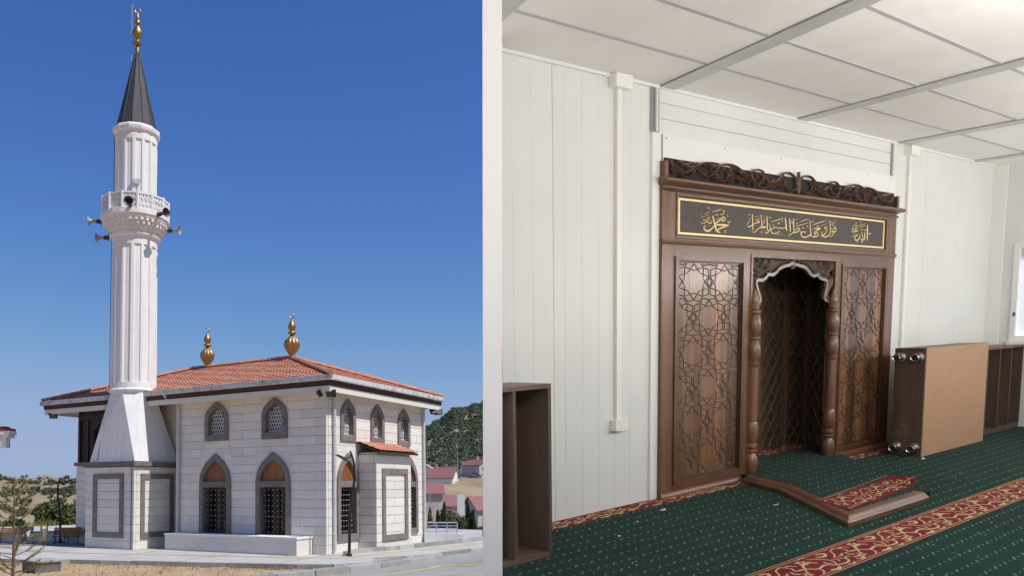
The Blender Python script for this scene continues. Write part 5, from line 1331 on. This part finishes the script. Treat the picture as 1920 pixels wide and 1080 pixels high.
for i in range(5):
    for y1, y0 in zip(ROWS, ROWS[1:]):
        g_ = .006
        if i == 0: lft = lambda y: max(.25, (y-.02)*.939+.015); 
        else: lft = lambda y, i=i: bx(i, y)[1]+.002
        rgt = (lambda y, i=i: bx(i+1, y)[0]-.002) if i < 4 else (lambda y: XR)
        if rgt(y1)-lft(y1) < .05 or rgt(y0)-lft(y0) < .05: continue
        dz = random.uniform(-.002, .002)
        g_ = .0155; P = [(lft(y1-g_), y1-g_), (rgt(y1-g_), y1-g_), (rgt(y0+g_), y0+g_), (lft(y0+g_), y0+g_)]
        MB().prism(P, lambda x, y: (x, y, ZC+dz), lambda x, y: (x, y, ZC+.018)).build('ceiling_board', ceil_m, ceiling)
strip_m = M('ceiling_strip', (.46, .45, .44), .5)
for y in ROWS[1:-1]:
    for i in range(5):
        xa = max(.3, (y-.02)*.939+.03) if i == 0 else bx(i, y)[1]+.003
        xb = (bx(i+1, y)[0]-.003) if i < 4 else XR-.01
        if xb-xa > .05: MB().box(xa, xb, y-.015, y+.015, ZC-.006, ZC+.010).build('ceiling_strip', strip_m, ceiling)
bk = MB(); bk.prism(CP, lambda x, y: (x, y, ZC+.0185), lambda x, y: (x, y, ZC+.0195)); bk.build('joint_backing', beam_m, ceiling)

# unseen fluorescent tubes added over the open side to brighten the room
fill_lamp_m, ln_, ll_, lb_ = nt('fill_glow')
lb_.inputs['Base Color'].default_value = (.9, .9, .9, 1); lb_.inputs['Emission Color'].default_value = (1.0, .965, .91, 1); lb_.inputs['Emission Strength'].default_value = 148.0
for k, x in enumerate((1.5, 5.8, 8.9, 11.6)):
    zt = .42 if k == 0 else 0.0
    t = thing('fill_tube', ('unseen fill tube added to brighten the room, over the open side, %s' % ('by the partition', 'before the bare wall', 'before the mihrab', 'towards the window')[k]), 'lamp', (x, .75, ZC), 'fill tubes added over the open side of the room')
    MB().tube([(x-.75, .75, 2.22+zt), (x+.75, .75, 2.22+zt)], .032, 10).build('tube', fill_lamp_m, t, smooth=60)
    MB().box(x-.8, x+.8, .72, .78, 2.29+zt, 2.33+zt).build('batten', trim_m, t)
    for s_ in (-1, 1):
        MB().box(x+s_*.78-.02, x+s_*.78+.02, .72, .78, 2.19+zt, 2.29+zt).build('end_cap', trim_m, t); MB().tube([(x+s_*.6, .75, 2.33+zt), (x+s_*.6, .75, ZC)], .004, 4).build('wire', iron_m, t)

# cable trunking
def trunk(x, zt, zb, label, bw=.19, lower=True):
    t = thing('cable_trunking', label, 'trunking', (x, YW, zb if lower else 1.0), 'white cable trunking on the panelled wall')
    MB().box(x-.026, x+.026, YW-.03, YW-.001, (zb+.07) if lower else zb, zt-.08).build('duct', plug_m, t)
    MB().box(x-bw/2, x+bw/2, YW-.075, YW-.001, zt-.10, zt).build('junction_box', plug_m, t)
    if lower: MB().box(x-.075, x+.075, YW-.06, YW-.001, zb, zb+.085).build('outlet_box', plug_m, t)
trunk(5.185, ZC-.003, .64, 'white cable trunking with a box at each end, on the bare wall beside the mihrab')
trunk(10.17, ZC-.02, .0, 'white cable trunking rising behind the lying cabinet', .21, False)
for x, zb, lab in ((5.64, 2.99, 'short zinc strip above the white trim at the mihrab corner'), (9.76, 2.99, 'thin zinc strip at the far end of the horizontal planks')):
    t = thing('metal_strip', lab, 'strip', (x, YW, zb))
    fw_ = .055 if x < 6 else .022
    MB().box(x-fw_, x-.008, YW-.012, YW-.001, zb, ZC-.03).build('flange', zinc_m, t); MB().box(x-.008, x+.012, YW-.03, YW-.001, zb, ZC-.03).build('rib', trim_m, t); MB().box(x+.012, x+max(.022, fw_-.005), YW-.012, YW-.001, zb, ZC-.03).build('flange', zinc_m, t)

# ------------------------------------------------------------------ mihrab
YF = 4.12
wz = WOOD('walnut_upright', (.205, .092, .040), (.125, .053, .024), 'z', .36, .35)
wx = WOOD('walnut_rail', (.195, .085, .040), (.135, .057, .027), 'x', .36, .35)
wp = WOOD('walnut_panel', (.26, .120, .045), (.135, .060, .026), 'z', .32, .4, 30, .5)
wdark = WOOD('walnut_groove', (.060, .027, .014), (.042, .019, .011), 'z', .45, .2)
wcar = WOOD('walnut_carved', (.155, .082, .050), (.105, .055, .034), 'x', .30, .6)
wgrey = WOOD('arch_edge_wood', (.30, .235, .195), (.25, .19, .155), 'x', .32, .5)
wnich = WOOD('niche_wood', (.125, .082, .066), (.095, .062, .050), 'z', .40, .4)
wbat = WOOD('niche_batten', (.27, .16, .09), (.20, .115, .065), 'z', .30, .5)
sign_m = M('sign_board', (.040, .030, .027), .55, (.055, .042, .036), 14, bump=.3, bsc=90)
goldp = M('gold_leaf_lettering', (.92, .74, .38), .4, (.88, .68, .32), 8, metal=.15)
mih = thing('mihrab', 'carved walnut mihrab with gold calligraphy, patterned side panels and a dark niche', 'mihrab', (7.76, YF, 0))
mx0, mx1 = 5.69, 9.83
def fb(name, x0, x1, z0, z1, mat, proud=0.0, back=.06, parent=None):
    return MB().box(x0, x1, YF-proud, YF+back, z0, z1).build(name, mat, parent or mih)
# outer stiles and rails
for a, b in ((mx0, 5.86), (6.90, 6.985), (8.545, 8.655), (9.66, mx1)): fb('stile', a, b, 0.0, 2.10, wz, 0)
fb('frieze_rail', mx0, mx1, 2.10, 2.165, wx, .002); fb('upper_rail', mx0, mx1, 2.53, 2.579, wx, .002)
fb('frieze_end', mx0, 5.865, 2.165, 2.53, wz, .001); fb('frieze_end', 9.615, mx1, 2.165, 2.53, wz, .001)
fb('bottom_rail', 5.86, 6.90, 0, .10, wx, .001); fb('bottom_rail', 8.655, 9.66, 0, .10, wx, .001)
fb('top_rail', 5.86, 6.90, 2.02, 2.10, wx, .001); fb('top_rail', 8.655, 9.66, 2.02, 2.10, wx, .001); fb('top_rail', 6.985, 8.545, 2.07, 2.10, wx, .001)
# cornice and plinth mouldings
def mould(prof, x0, x1, name, mat=wx, parent=None):
    return MB().prism(prof, lambda d, z: (x0-max(0, d)*.5, YF-d, z), lambda d, z: (x1+max(0, d)*.5, YF-d, z)).build(name, mat, parent or mih)
mould([(-.05, 2.58), (.003, 2.58), (.015, 2.583), (.035, 2.59), (.06, 2.594), (.072, 2.604), (.072, 2.622), (.05, 2.634), (.0, 2.642), (-.05, 2.642)], mx0-.01, mx1+.01, 'cornice')
mould([(-.02, 2.535), (.012, 2.535), (.02, 2.545), (.012, 2.558), (-.02, 2.558)], mx0, mx1, 'bead')
mould([(-.02, 2.115), (.010, 2.115), (.018, 2.13), (.010, 2.15), (-.02, 2.15)], mx0, mx1, 'bead')
mould([(-.01, 0), (.045, 0), (.045, .028), (.03, .045), (.018, .06), (.0, .065), (-.01, .065)], 8.66, mx1, 'plinth_moulding')
mould([(-.01, 0), (.03, 0), (.03, .02), (.018, .04), (.0, .05), (-.01, .05)], mx0, 6.92, 'plinth_moulding')
for zt in (2.17,):
    pass
# sign
sg = MB().box(5.865, 9.615, YF+.012, YF+.05, 2.165, 2.53).build('sign_panel', sign_m, mih)
rx = lambda x0, x1, z0, z1: [(x0, z0), (x0, z1), (x1, z1), (x1, z0)]
MB().ring(rx(5.868, 9.612, 2.168, 2.527), rx(5.89, 9.59, 2.188, 2.507), lambda x, z: (x, YF-.008, z), lambda x, z: (x, YF+.0115, z)).build('sign_moulding', wx, sg)
MB().ring(rx(5.908, 9.572, 2.203, 2.494), rx(5.932, 9.548, 2.220, 2.477), lambda x, z: (x, YF+.006, z), lambda x, z: (x, YF+.0118, z)).build('gold_border', goldp, sg)
for lo, hi in ((0, 6.85), (6.85, 8.75), (8.75, 20)):      # name, verse, name
    cal = MB()
    for st in CALLIGRAPHY:
        P = [(st[i], st[i+1]) for i in range(1, len(st), 2)]
        if lo <= P[0][0] < hi: cal.stroke(P, st[0]*1.4, lambda u, v, h: (u, YF+.0118-h, v), .006, smooth=4)
    o = cal.build('calligraphy', goldp, sg, fixn=False); o['kind'] = 'stuff'
# carved crest
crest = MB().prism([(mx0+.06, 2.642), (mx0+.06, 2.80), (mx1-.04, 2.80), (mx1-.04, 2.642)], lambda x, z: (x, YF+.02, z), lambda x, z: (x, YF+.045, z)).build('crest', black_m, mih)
MB().box(mx0, mx0+.045, YF-.02, YF+.05, 2.642, 2.765).build('crest_end', wz, crest); MB().box(mx1-.045, mx1, YF-.02, YF+.05, 2.642, 2.765).build('crest_end', wz, crest)
cm = MB()
for st in CREST:
    P = [(st[i], st[i+1]) for i in range(1, len(st), 2)]
    w = st[0]*1.3
    f = lambda u, v, h: (u, YF+.012-h, max(2.643, v))
    cm.stroke(P, w, f, min(.030, .012+w*.5), smooth=4)
    cm.stroke([(15.525-u, v) for u, v in P], w, f, min(.030, .012+w*.5), smooth=4)
rnd = random.Random(12)
for st in CREST:                                     # curling leaves springing from the scrolls
    P = cr([(st[i], st[i+1]) for i in range(1, len(st), 2)], 3)
    for i in range(2, len(P)-2, 3):
        t = (P[i+1]-P[i-1]); t.normalize(); nn = Vector((-t.y, t.x))*rnd.choice((-1, 1)); L = rnd.uniform(.028, .05)
        Q = [P[i], P[i]+nn*L*.6+t*L*.5, P[i]+nn*L*.9+t*L*1.2, P[i]+nn*L*.4+t*L*1.6]
        Q = [(min(max(q.x, 5.76), 7.74), min(max(q.y, 2.655), 2.785)) for q in Q]
        for R_ in (Q, [(15.525-u, v) for u, v in Q]): cm.stroke(R_, .013, f, .022, smooth=3)
o = cm.build('crest_scroll', wcar, crest, smooth=50, fixn=False)
# side panels with star pattern
def star_panel(x0, x1, z0, z1, seed):
    pn = MB().box(x0-.001, x1+.001, YF+.03, YF+.05, z0-.001, z1+.001).build('side_panel', wdark, mih)
    nbd = 5
    for k in range(nbd):
        MB().box(x0+.05+(x1-x0-.1)*k/nbd+.0008, x0+.05+(x1-x0-.1)*(k+1)/nbd-.0008, YF+.018, YF+.0299, z0+.03, z1-.03).build('board', wp, pn)
    MB().ring(rx(x0, x1, z0, z1), rx(x0+.045, x1-.045, z0+.03, z1-.03), lambda x, z: (x, YF-.012, z), lambda x, z: (x, YF+.0175, z)).build('panel_moulding', wz, pn)
    MB().ring(rx(x0+.0455, x1-.0455, z0+.0305, z1-.0305), rx(x0+.065, x1-.065, z0+.044, z1-.044), lambda x, z: (x, YF+.006, z), lambda x, z: (x, YF+.0174, z)).build('panel_bead', wdark, pn)
    a0, a1, b0, b1 = x0+.07, x1-.07, z0+.05, z1-.05
    mo = MB()
    def clip(p, q):
        # Liang-Barsky against the panel field
        dx, dz = q[0]-p[0], q[1]-p[1]; t0, t1 = 0.0, 1.0
        for d, lo, hi, s in ((dx, a0, a1, p[0]), (dz, b0, b1, p[1])):
            if abs(d) < 1e-9:
                if s < lo or s > hi: return None
                continue
            u, v = (lo-s)/d, (hi-s)/d
            if u > v: u, v = v, u
            t0, t1 = max(t0, u), min(t1, v)
        if t1-t0 < .02: return None
        return (p[0]+dx*t0, p[1]+dz*t0), (p[0]+dx*t1, p[1]+dz*t1)
    def seg(p, q):
        c = clip(p, q)
        if c: mo.stroke([c[0], c[1]], .0095, lambda u, v, h: (u, YF+.0178-h, v), .004, taper=False)
    W = (a1-a0); cxm = (a0+a1)/2; H = (b1-b0)
    sx = W*.5; sz = H/6.0
    ctr = []
    for r in range(-1, 8):
        for c in (-1, 0, 1):
            ctr.append((cxm+c*sx*2*.5*1.0 + (0 if r % 2 == 0 else sx*.5), b0+sz*(r+.5)*1.0))
    for (cx_, cz_) in ctr:
        R1x, R1z = sx*.50, sz*.50
        V10 = [(sin(2*pi*k/10), cos(2*pi*k/10)) for k in range(10)]
        for k in range(10):
            p, q = V10[k], V10[(k+3) % 10]
            # star edges, cut in the middle so that the inner star stays open
            for (u0, u1) in ((0, .36), (.64, 1)):
                seg((cx_+R1x*(p[0]+(q[0]-p[0])*u0), cz_+R1z*(p[1]+(q[1]-p[1])*u0)), (cx_+R1x*(p[0]+(q[0]-p[0])*u1), cz_+R1z*(p[1]+(q[1]-p[1])*u1)))
            m_ = (sin(2*pi*(k+.5)/10), cos(2*pi*(k+.5)/10))
            seg((cx_+R1x*p[0], cz_+R1z*p[1]), (cx_+R1x*1.16*m_[0], cz_+R1z*1.16*m_[1]))
            q2 = V10[(k+1) % 10]
            seg((cx_+R1x*q2[0], cz_+R1z*q2[1]), (cx_+R1x*1.16*m_[0], cz_+R1z*1.16*m_[1]))
    mo.build('star_strapwork', wdark, pn, fixn=False)  # raised ribs coloured dark to stand for the shade in cut grooves
star_panel(5.86, 6.90, .10, 2.02, 1); star_panel(8.655, 9.66, .10, 2.02, 2)
# arch: carved spandrel above a lobed edge
AP = [(ARCH[i], ARCH[i+1]) for i in range(1, len(ARCH), 2)]
ox0, ox1, oz1 = 6.985, 8.545, 2.07
sp_poly = [(ox0, 1.56), (ox0, oz1), (ox1, oz1), (ox1, 1.56)] + [(AP[-1][0], 1.56)] + AP[::-1] + [(AP[0][0], 1.54)]
spn = MB().prism(sp_poly, lambda x, z: (x, YF+.045, z), lambda x, z: (x, YF+.075, z)).build('spandrel', M('spandrel_ground', (.022, .013, .010), .6), mih)
ae = MB()
Ls = AP; n = len(Ls)
ae.stroke(AP, .030, lambda u, v, h: (u, YF+.046-h, v), .03, smooth=3, taper=False, round_=False)
V = []
ae.build('arch_edge', wgrey, spn, fixn=False)
sm_ = MB()
for st in SPANDREL:
    P = [(st[i], st[i+1]) for i in range(1, len(st), 2)]
    for Q in (P, [(15.53-u, v) for u, v in P]):
        sm_.stroke(Q, st[0]*1.35, lambda u, v, h: (u, YF+.044-h, v), .034, smooth=4)
sm_.build('spandrel_scroll', wgrey if False else WOOD('spandrel_wood', (.30, .215, .165), (.22, .155, .12), 'x', .28, .6), spn, smooth=50, fixn=False)
MB().ring(rx(ox0, ox1, 1.5, oz1), rx(ox0+.03, ox1-.03, 1.4, oz1-.03), lambda x, z: (x, YF-.006, z), lambda x, z: (x, YF+.03, z)).build('opening_moulding', wgrey, spn) if False else None
om = MB(); om.box(ox0+.0005, ox0+.028, YF-.008, YF+.03, .0, oz1).box(ox1-.028, ox1-.0005, YF-.008, YF+.03, .0, oz1).box(ox0+.028, ox1-.028, YF-.008, YF+.03, oz1-.028, oz1-.0005)
om.build('opening_moulding', wz, mih)
# turned colonnettes
COLP = [(.058, 0), (.058, .05), (.048, .055), (.062, .09), (.075, .15), (.066, .21), (.045, .25), (.06, .265), (.06, .285), (.045, .295), (.062, .31), (.062, .33), (.046, .345), (.060, .38), (.072, .45), (.062, .53), (.05, .555), (.055, .56), (.055, 1.06), (.05, 1.065), (.064, 1.09), (.064, 1.105), (.048, 1.115), (.068, 1.16), (.075, 1.22), (.06, 1.29), (.046, 1.315), (.064, 1.325), (.064, 1.345), (.046, 1.355), (.066, 1.40), (.074, 1.46), (.06, 1.53), (.048, 1.555), (.062, 1.565), (.062, 1.59), (.04, 1.6)]
for x in (7.045, 8.485):
    co = MB().lathe([(r*.88, z*.985) for r, z in COLP], (x, YF-.01), 20).build('colonnette', wz, mih, smooth=40)
    MB().lathe([(.04, 1.577), (.045, 1.60), (.05, 1.62), (.034, 1.635), (.042, 1.655), (.035, 1.68), (.02, 1.72), (.004, 1.76)], (x, YF-.01), 16).build('tip', wbat, co, smooth=40)
# niche of five tall lattice panels
NP_ = [(6.99, YF+.10), (7.30, 4.70), (8.31, 4.78), (8.875, 4.80), (9.256, 4.75), (9.042, 4.42), (8.60, YF+.10)]
niche = MB().prism([(6.8, YF+.07), (9.4, YF+.07), (9.4, 4.95), (6.8, 4.95)], lambda x, y: (x, y, 2.2), lambda x, y: (x, y, 2.24)).build('niche', wnich, mih)
for (a, b) in zip(NP_, NP_[1:]):
    a, b = Vector(a), Vector(b); d = (b-a); L = d.length; d.normalize(); nn = Vector((d.y, -d.x)) 
    c0 = Vector((8.3, 4.5))
    if (c0-a).dot(nn) < 0: nn = -nn
    F_ = lambda u, v, h: (a.x+d.x*u+nn.x*h, a.y+d.y*u+nn.y*h, v)
    pl = MB().prism([(0, 0), (L, 0), (L, 2.2), (0, 2.2)], lambda u, v: F_(u, v, 0), lambda u, v: F_(u, v, -.03)).build('niche_panel', wnich, niche)
    for u in (.015, L-.015): MB().prism([(u-.015, 0), (u+.015, 0), (u+.015, 2.2), (u-.015, 2.2)], lambda p, v: F_(p, v, .012), lambda p, v: F_(p, v, .0005)).build('batten', wbat, pl)
    la = MB(); cw = .15; ncol = max(1, int((L-.08)/cw)); cw = (L-.08)/ncol; chh = .20
    for k in range(int(2.15/chh)+1):
        for i in range(ncol):
            u0 = .04+cw*i; z = .02+chh*k
            for (pa, pb) in (((u0, z), (u0+cw/2, z+chh/2)), ((u0+cw/2, z+chh/2), (u0+cw, z)), ((u0, z+chh), (u0+cw/2, z+chh/2)), ((u0+cw/2, z+chh/2), (u0+cw, z+chh))):
                if pb[1] > 2.19 or pa[1] > 2.19: continue
                mdl = ((pa[0]+pb[0])/2+.006*(1 if pa[0] < pb[0] else -1), (pa[1]+pb[1])/2)
                la.stroke([pa, mdl, pb], .011, F_, .005, smooth=1, taper=False)
    la.build('lattice', wbat if False else WOOD('lattice_wood', (.22, .16, .125), (.17, .12, .095), 'z', .22, .8), pl, fixn=False)

# ------------------------------------------------------------------ loose step moulding and carpet piece
lp = thing('platform', 'low green-carpeted platform with walnut edge boards in front of the niche', 'platform', (7.2, 3.4, 0))
OUT = [(6.80, 4.045), (6.60, 3.565), (5.80, 2.65), (7.10, 2.64)]        # foot of the moulding, from the mihrab round to its open end
PROF = [(0, 0), (0, .030), (.012, .040), (.022, .046), (.030, .058), (.045, .066), (.105, .066), (.105, 0)]
def offs(i, s):
    P = [Vector(p) for p in OUT]
    if i == 0: d = (P[1]-P[0]).normalized(); return P[0] + Vector((-d.y, d.x))*s
    if i == 3: d = (P[3]-P[2]).normalized(); return P[3] + Vector((-d.y, d.x))*s
    d0, d1 = (P[i]-P[i-1]).normalized(), (P[i+1]-P[i]).normalized(); n0, n1 = Vector((-d0.y, d0.x)), Vector((-d1.y, d1.x))
    m_ = (n0+n1).normalized(); return P[i] + m_*(s/max(.3, m_.dot(n0)))
for i in range(3):
    MB().prism(PROF, lambda s_, z: (*offs(i, s_), z+.001), lambda s_, z: (*offs(i+1, s_), z+.001)).build('board', wx, lp)
pin = [tuple(offs(i, .098)) for i in range(3)] + [tuple(offs(3, .098)), (7.16, 2.66), (8.62, 4.03), (8.62, 4.18), (9.38, 4.20), (9.38, 4.93), (6.93, 4.93), (6.93, 4.2), (6.88, 4.06)]
MB().prism(pin, lambda x, y: (x, y, .002), lambda x, y: (x, y, .064)).build('carpet_top', carpet_m, lp)
rcp = thing('carpet_piece', 'curled piece of red scrolled carpet lying on the low platform', 'carpet', (6.9, 3.0, 0))
def curl(u, v, h):
    # u 0..1.45 along the front board, v 0..0.36 away from the viewer
    f, g = u/1.45, v/.36
    A_, B_, C_, D_ = Vector((6.06, 2.76)), Vector((7.46, 2.84)), Vector((7.56, 3.12)), Vector((6.22, 3.09))
    p = (A_*(1-f)+B_*f)*(1-g) + (D_*(1-f)+C_*f)*g
    lift = .074 - .006*g
    e = max(0, (f-.80)/.20); lift += .050*e*e*(1-.6*g)
    p = p + Vector((-.02, .03))*e*e
    return (p.x, p.y, lift+h + .004*sin(9*u)*(1-g))
border(0.0, 1.45, 0, .36, rcp, P=.64, fn0=curl, phase=.05)
m = MB(); V = []
for i in range(25):
    f = i/24; V += [curl(1.45*f, -.004, -.012), curl(1.45*f, -.004, .002)]
m.add(V, [(2*i, 2*i+1, 2*i+3, 2*i+2) for i in range(24)]); m.build('pile_edge', M('dark_red_pile', (.06, .008, .012), .95), rcp)

# ------------------------------------------------------------------ shelves and cabinet
chip = WOOD('brown_laminate', (.115, .068, .048), (.085, .050, .036), 'z', .5, .05)
chipx = WOOD('brown_laminate_top', (.17, .105, .078), (.13, .08, .058), 'x', .45, .1)
hardb = M('hardboard', (.40, .245, .145), .6, (.345, .205, .118), 60, kind='obj', stretch=(1, 1, .08), bump=.1, bsc=80)
backb = M('grey_back_board', (.16, .145, .125), .7)
sl = thing('bookshelf', 'open brown shelf unit standing against the white partition', 'shelf', (3.6, 3.75, 0))
def rbox(o, ang, x0, x1, y0, y1, z0, z1, name, mat, parent):
    ca, sa = cos(ang), sin(ang)
    P = [(o[0]+ca*x-sa*y, o[1]+sa*x+ca*y) for x, y in ((x0, y0), (x1, y0), (x1, y1), (x0, y1))]
    return MB().hexa([(*p, z0) for p in P] + [(*p, z1) for p in P]).build(name, mat, parent)
H = 1.12; SX, SY0, SY1 = 3.765, 3.535, 3.875
lx = lambda y: 3.225 + (y-3.422)*.925
def slab(x0f, x1f, y0, y1, z0, z1, name, mat):
    P = [(x0f(y0), y0), (x1f(y0), y0), (x1f(y1), y1), (x0f(y1), y1)]
    MB().hexa([(*p, z0) for p in P] + [(*p, z1) for p in P]).build(name, mat, sl)
sx_ = lambda o: (lambda y: SX+o+(y-SY0)*-.06)
slab(sx_(-.028), sx_(0), SY0, SY1, .002, H-.028, 'side', chip); slab(lx, sx_(0), SY0, SY1, H-.028, H, 'top', chipx)
slab(lx, sx_(-.028), SY0, SY1, .002, .03, 'bottom', chipx); slab(lambda y: 3.435, lambda y: 3.46, SY0+.003, SY0+.12, .03, H-.028, 'divider', chip)
slab(lx, sx_(-.028), SY1-.012, SY1-.002, .03, H-.028, 'back', backb)
cb_ = thing('cabinet', 'closed cabinet lying on its side with a tan back board and four round chrome feet', 'cabinet', (10.1, 3.8, 0))
cx0, cx1, cy0, cy1, chh_ = 9.32, 10.94, 3.56, 3.86, 1.135
MB().box(cx0, cx0+.03, cy0+.012, cy1, .002, chh_).build('base_board', chip, cb_)
MB().box(cx0+.0305, cx1, cy0+.012, cy1, chh_-.03, chh_).build('side', chipx, cb_); MB().box(cx0+.0305, cx1, cy0+.012, cy1, .002, .03).build('side', chip, cb_)
MB().box(cx1-.03, cx1-.0005, cy0+.012, cy1, .0305, chh_-.0305).build('top', chip, cb_)
MB().box(cx0, cx1, cy0, cy0+.0115, .004, chh_-.002).build('back_board', hardb, cb_)
chrome = M('chrome_foot', (.62, .62, .64), .22, metal=1.0)
for (y, z) in ((3.63, .09), (3.80, .09), (3.63, 1.04), (3.80, 1.04)):
    ft = MB()
    def rv(prof, n=18):
        V = [(cx0-x, y+r*cos(2*pi*k/n), z+r*sin(2*pi*k/n)) for x, r in prof for k in range(n)]
        F = [(i*n+k, i*n+(k+1) % n, (i+1)*n+(k+1) % n, (i+1)*n+k) for i in range(len(prof)-1) for k in range(n)]
        return MB().add(V, F)
    f_ = rv([(0, .0), (0, .052), (.010, .052), (.014, .034), (.085, .034), (.088, .038), (.112, .038), (.116, .035), (.110, .030)]).build('foot', chrome, cb_, smooth=35)
    rv([(.109, .030), (.109, .0)]).build('pad', iron_m, f_)
wear = MB(); rnd = random.Random(9)
for k in range(90):
    y = rnd.gauss(3.73, .03); z = rnd.gauss(.30, .055); h = rnd.uniform(.006, .035); w = rnd.uniform(.002, .007)
    wear.add([(cx0-.0012, y-w, z), (cx0-.0012, y+w, z-.004), (cx0-.0012, y+w*.6, z+h), (cx0-.0012, y-w*.7, z+h*.9)], [(0, 1, 2, 3)])
o = wear.build('worn_patch', M('bare_chipboard', (.17, .105, .062), .8), cb_, fixn=False); o['kind'] = 'stuff'
rk = thing('shoe_rack', 'long brown shoe rack with upright dividers under the bright window', 'shoe rack', (11.9, 3.9, 0))
rx0, rx1, ry0, ry1, rh_ = 11.05, 12.62, 3.72, 4.08, 1.06
MB().box(rx0, rx1, ry0, ry1, rh_-.03, rh_).build('top', chipx, rk); MB().box(rx0, rx1, ry0+.01, ry1, .002, .06).build('bottom', chip, rk)
MB().box(rx0, rx1, ry1-.012, ry1-.001, .06, rh_-.03).build('back', chip, rk)
for x in (rx0+.013, 11.10, 11.47, 11.85, 12.22, 12.60): MB().box(x-.0125, x+.0125, ry0+.004, ry1-.013, .0605, rh_-.0305).build('divider', chip, rk)

# scraps of paper and lint on the carpet
pap = M('paper', (.75, .75, .72), .8)
SC = [(5.33, 3.83, .035, 'torn white paper scrap near the corner of the mihrab'), (9.18, 3.49, .03, 'white scrap beside the cabinet foot'), (6.12, 3.35, .028, 'white thread scrap beside the platform edge'),
      (4.45, 3.55, .018, 'tiny white scrap on the carpet near the bare wall'), (4.9, 3.74, .014, 'small white crumb between the shelf and the mihrab')]
for k, (x, y, s, lab) in enumerate(SC):
    m = MB(); r = random.Random(k)
    P = [(x+s*cos(a)*r.uniform(.5, 1), y+s*sin(a)*r.uniform(.5, 1)) for a in (0, 1.1, 2.3, 3.5, 4.9)]
    m.add([(px, py, .004+.02*r.random()*(s/.035)) for px, py in P] + [(x, y, .012)], [(i, (i+1) % 5, 5) for i in range(5)])
    tag(m.build('paper_scrap', pap, fixn=False), lab, 'paper', 'scraps on the carpet')
lint = MB(); rnd = random.Random(4)
for k in range(260):
    x, y = rnd.uniform(3.4, 9), rnd.uniform(1.6, 4.0); s = rnd.uniform(.002, .006); a = rnd.uniform(0, 6.28)
    if x < y*.93: continue
    lint.add([(x-s*cos(a), y-s*sin(a), .003), (x+s*sin(a), y-s*cos(a), .005), (x+s*cos(a)*2, y+s*sin(a), .004)], [(0, 1, 2)])
tag(lint.build('lint', pap, fixn=False, loc=(6, 3, 0)), 'fine white lint strewn over the green carpet', 'lint', kind='stuff')

# ------------------------------------------------------------------ set the room into the scene
FRAME['now'] = 'E'
for o in ROOM_ROOTS:
    o.matrix_world = ROOM @ o.matrix_basis
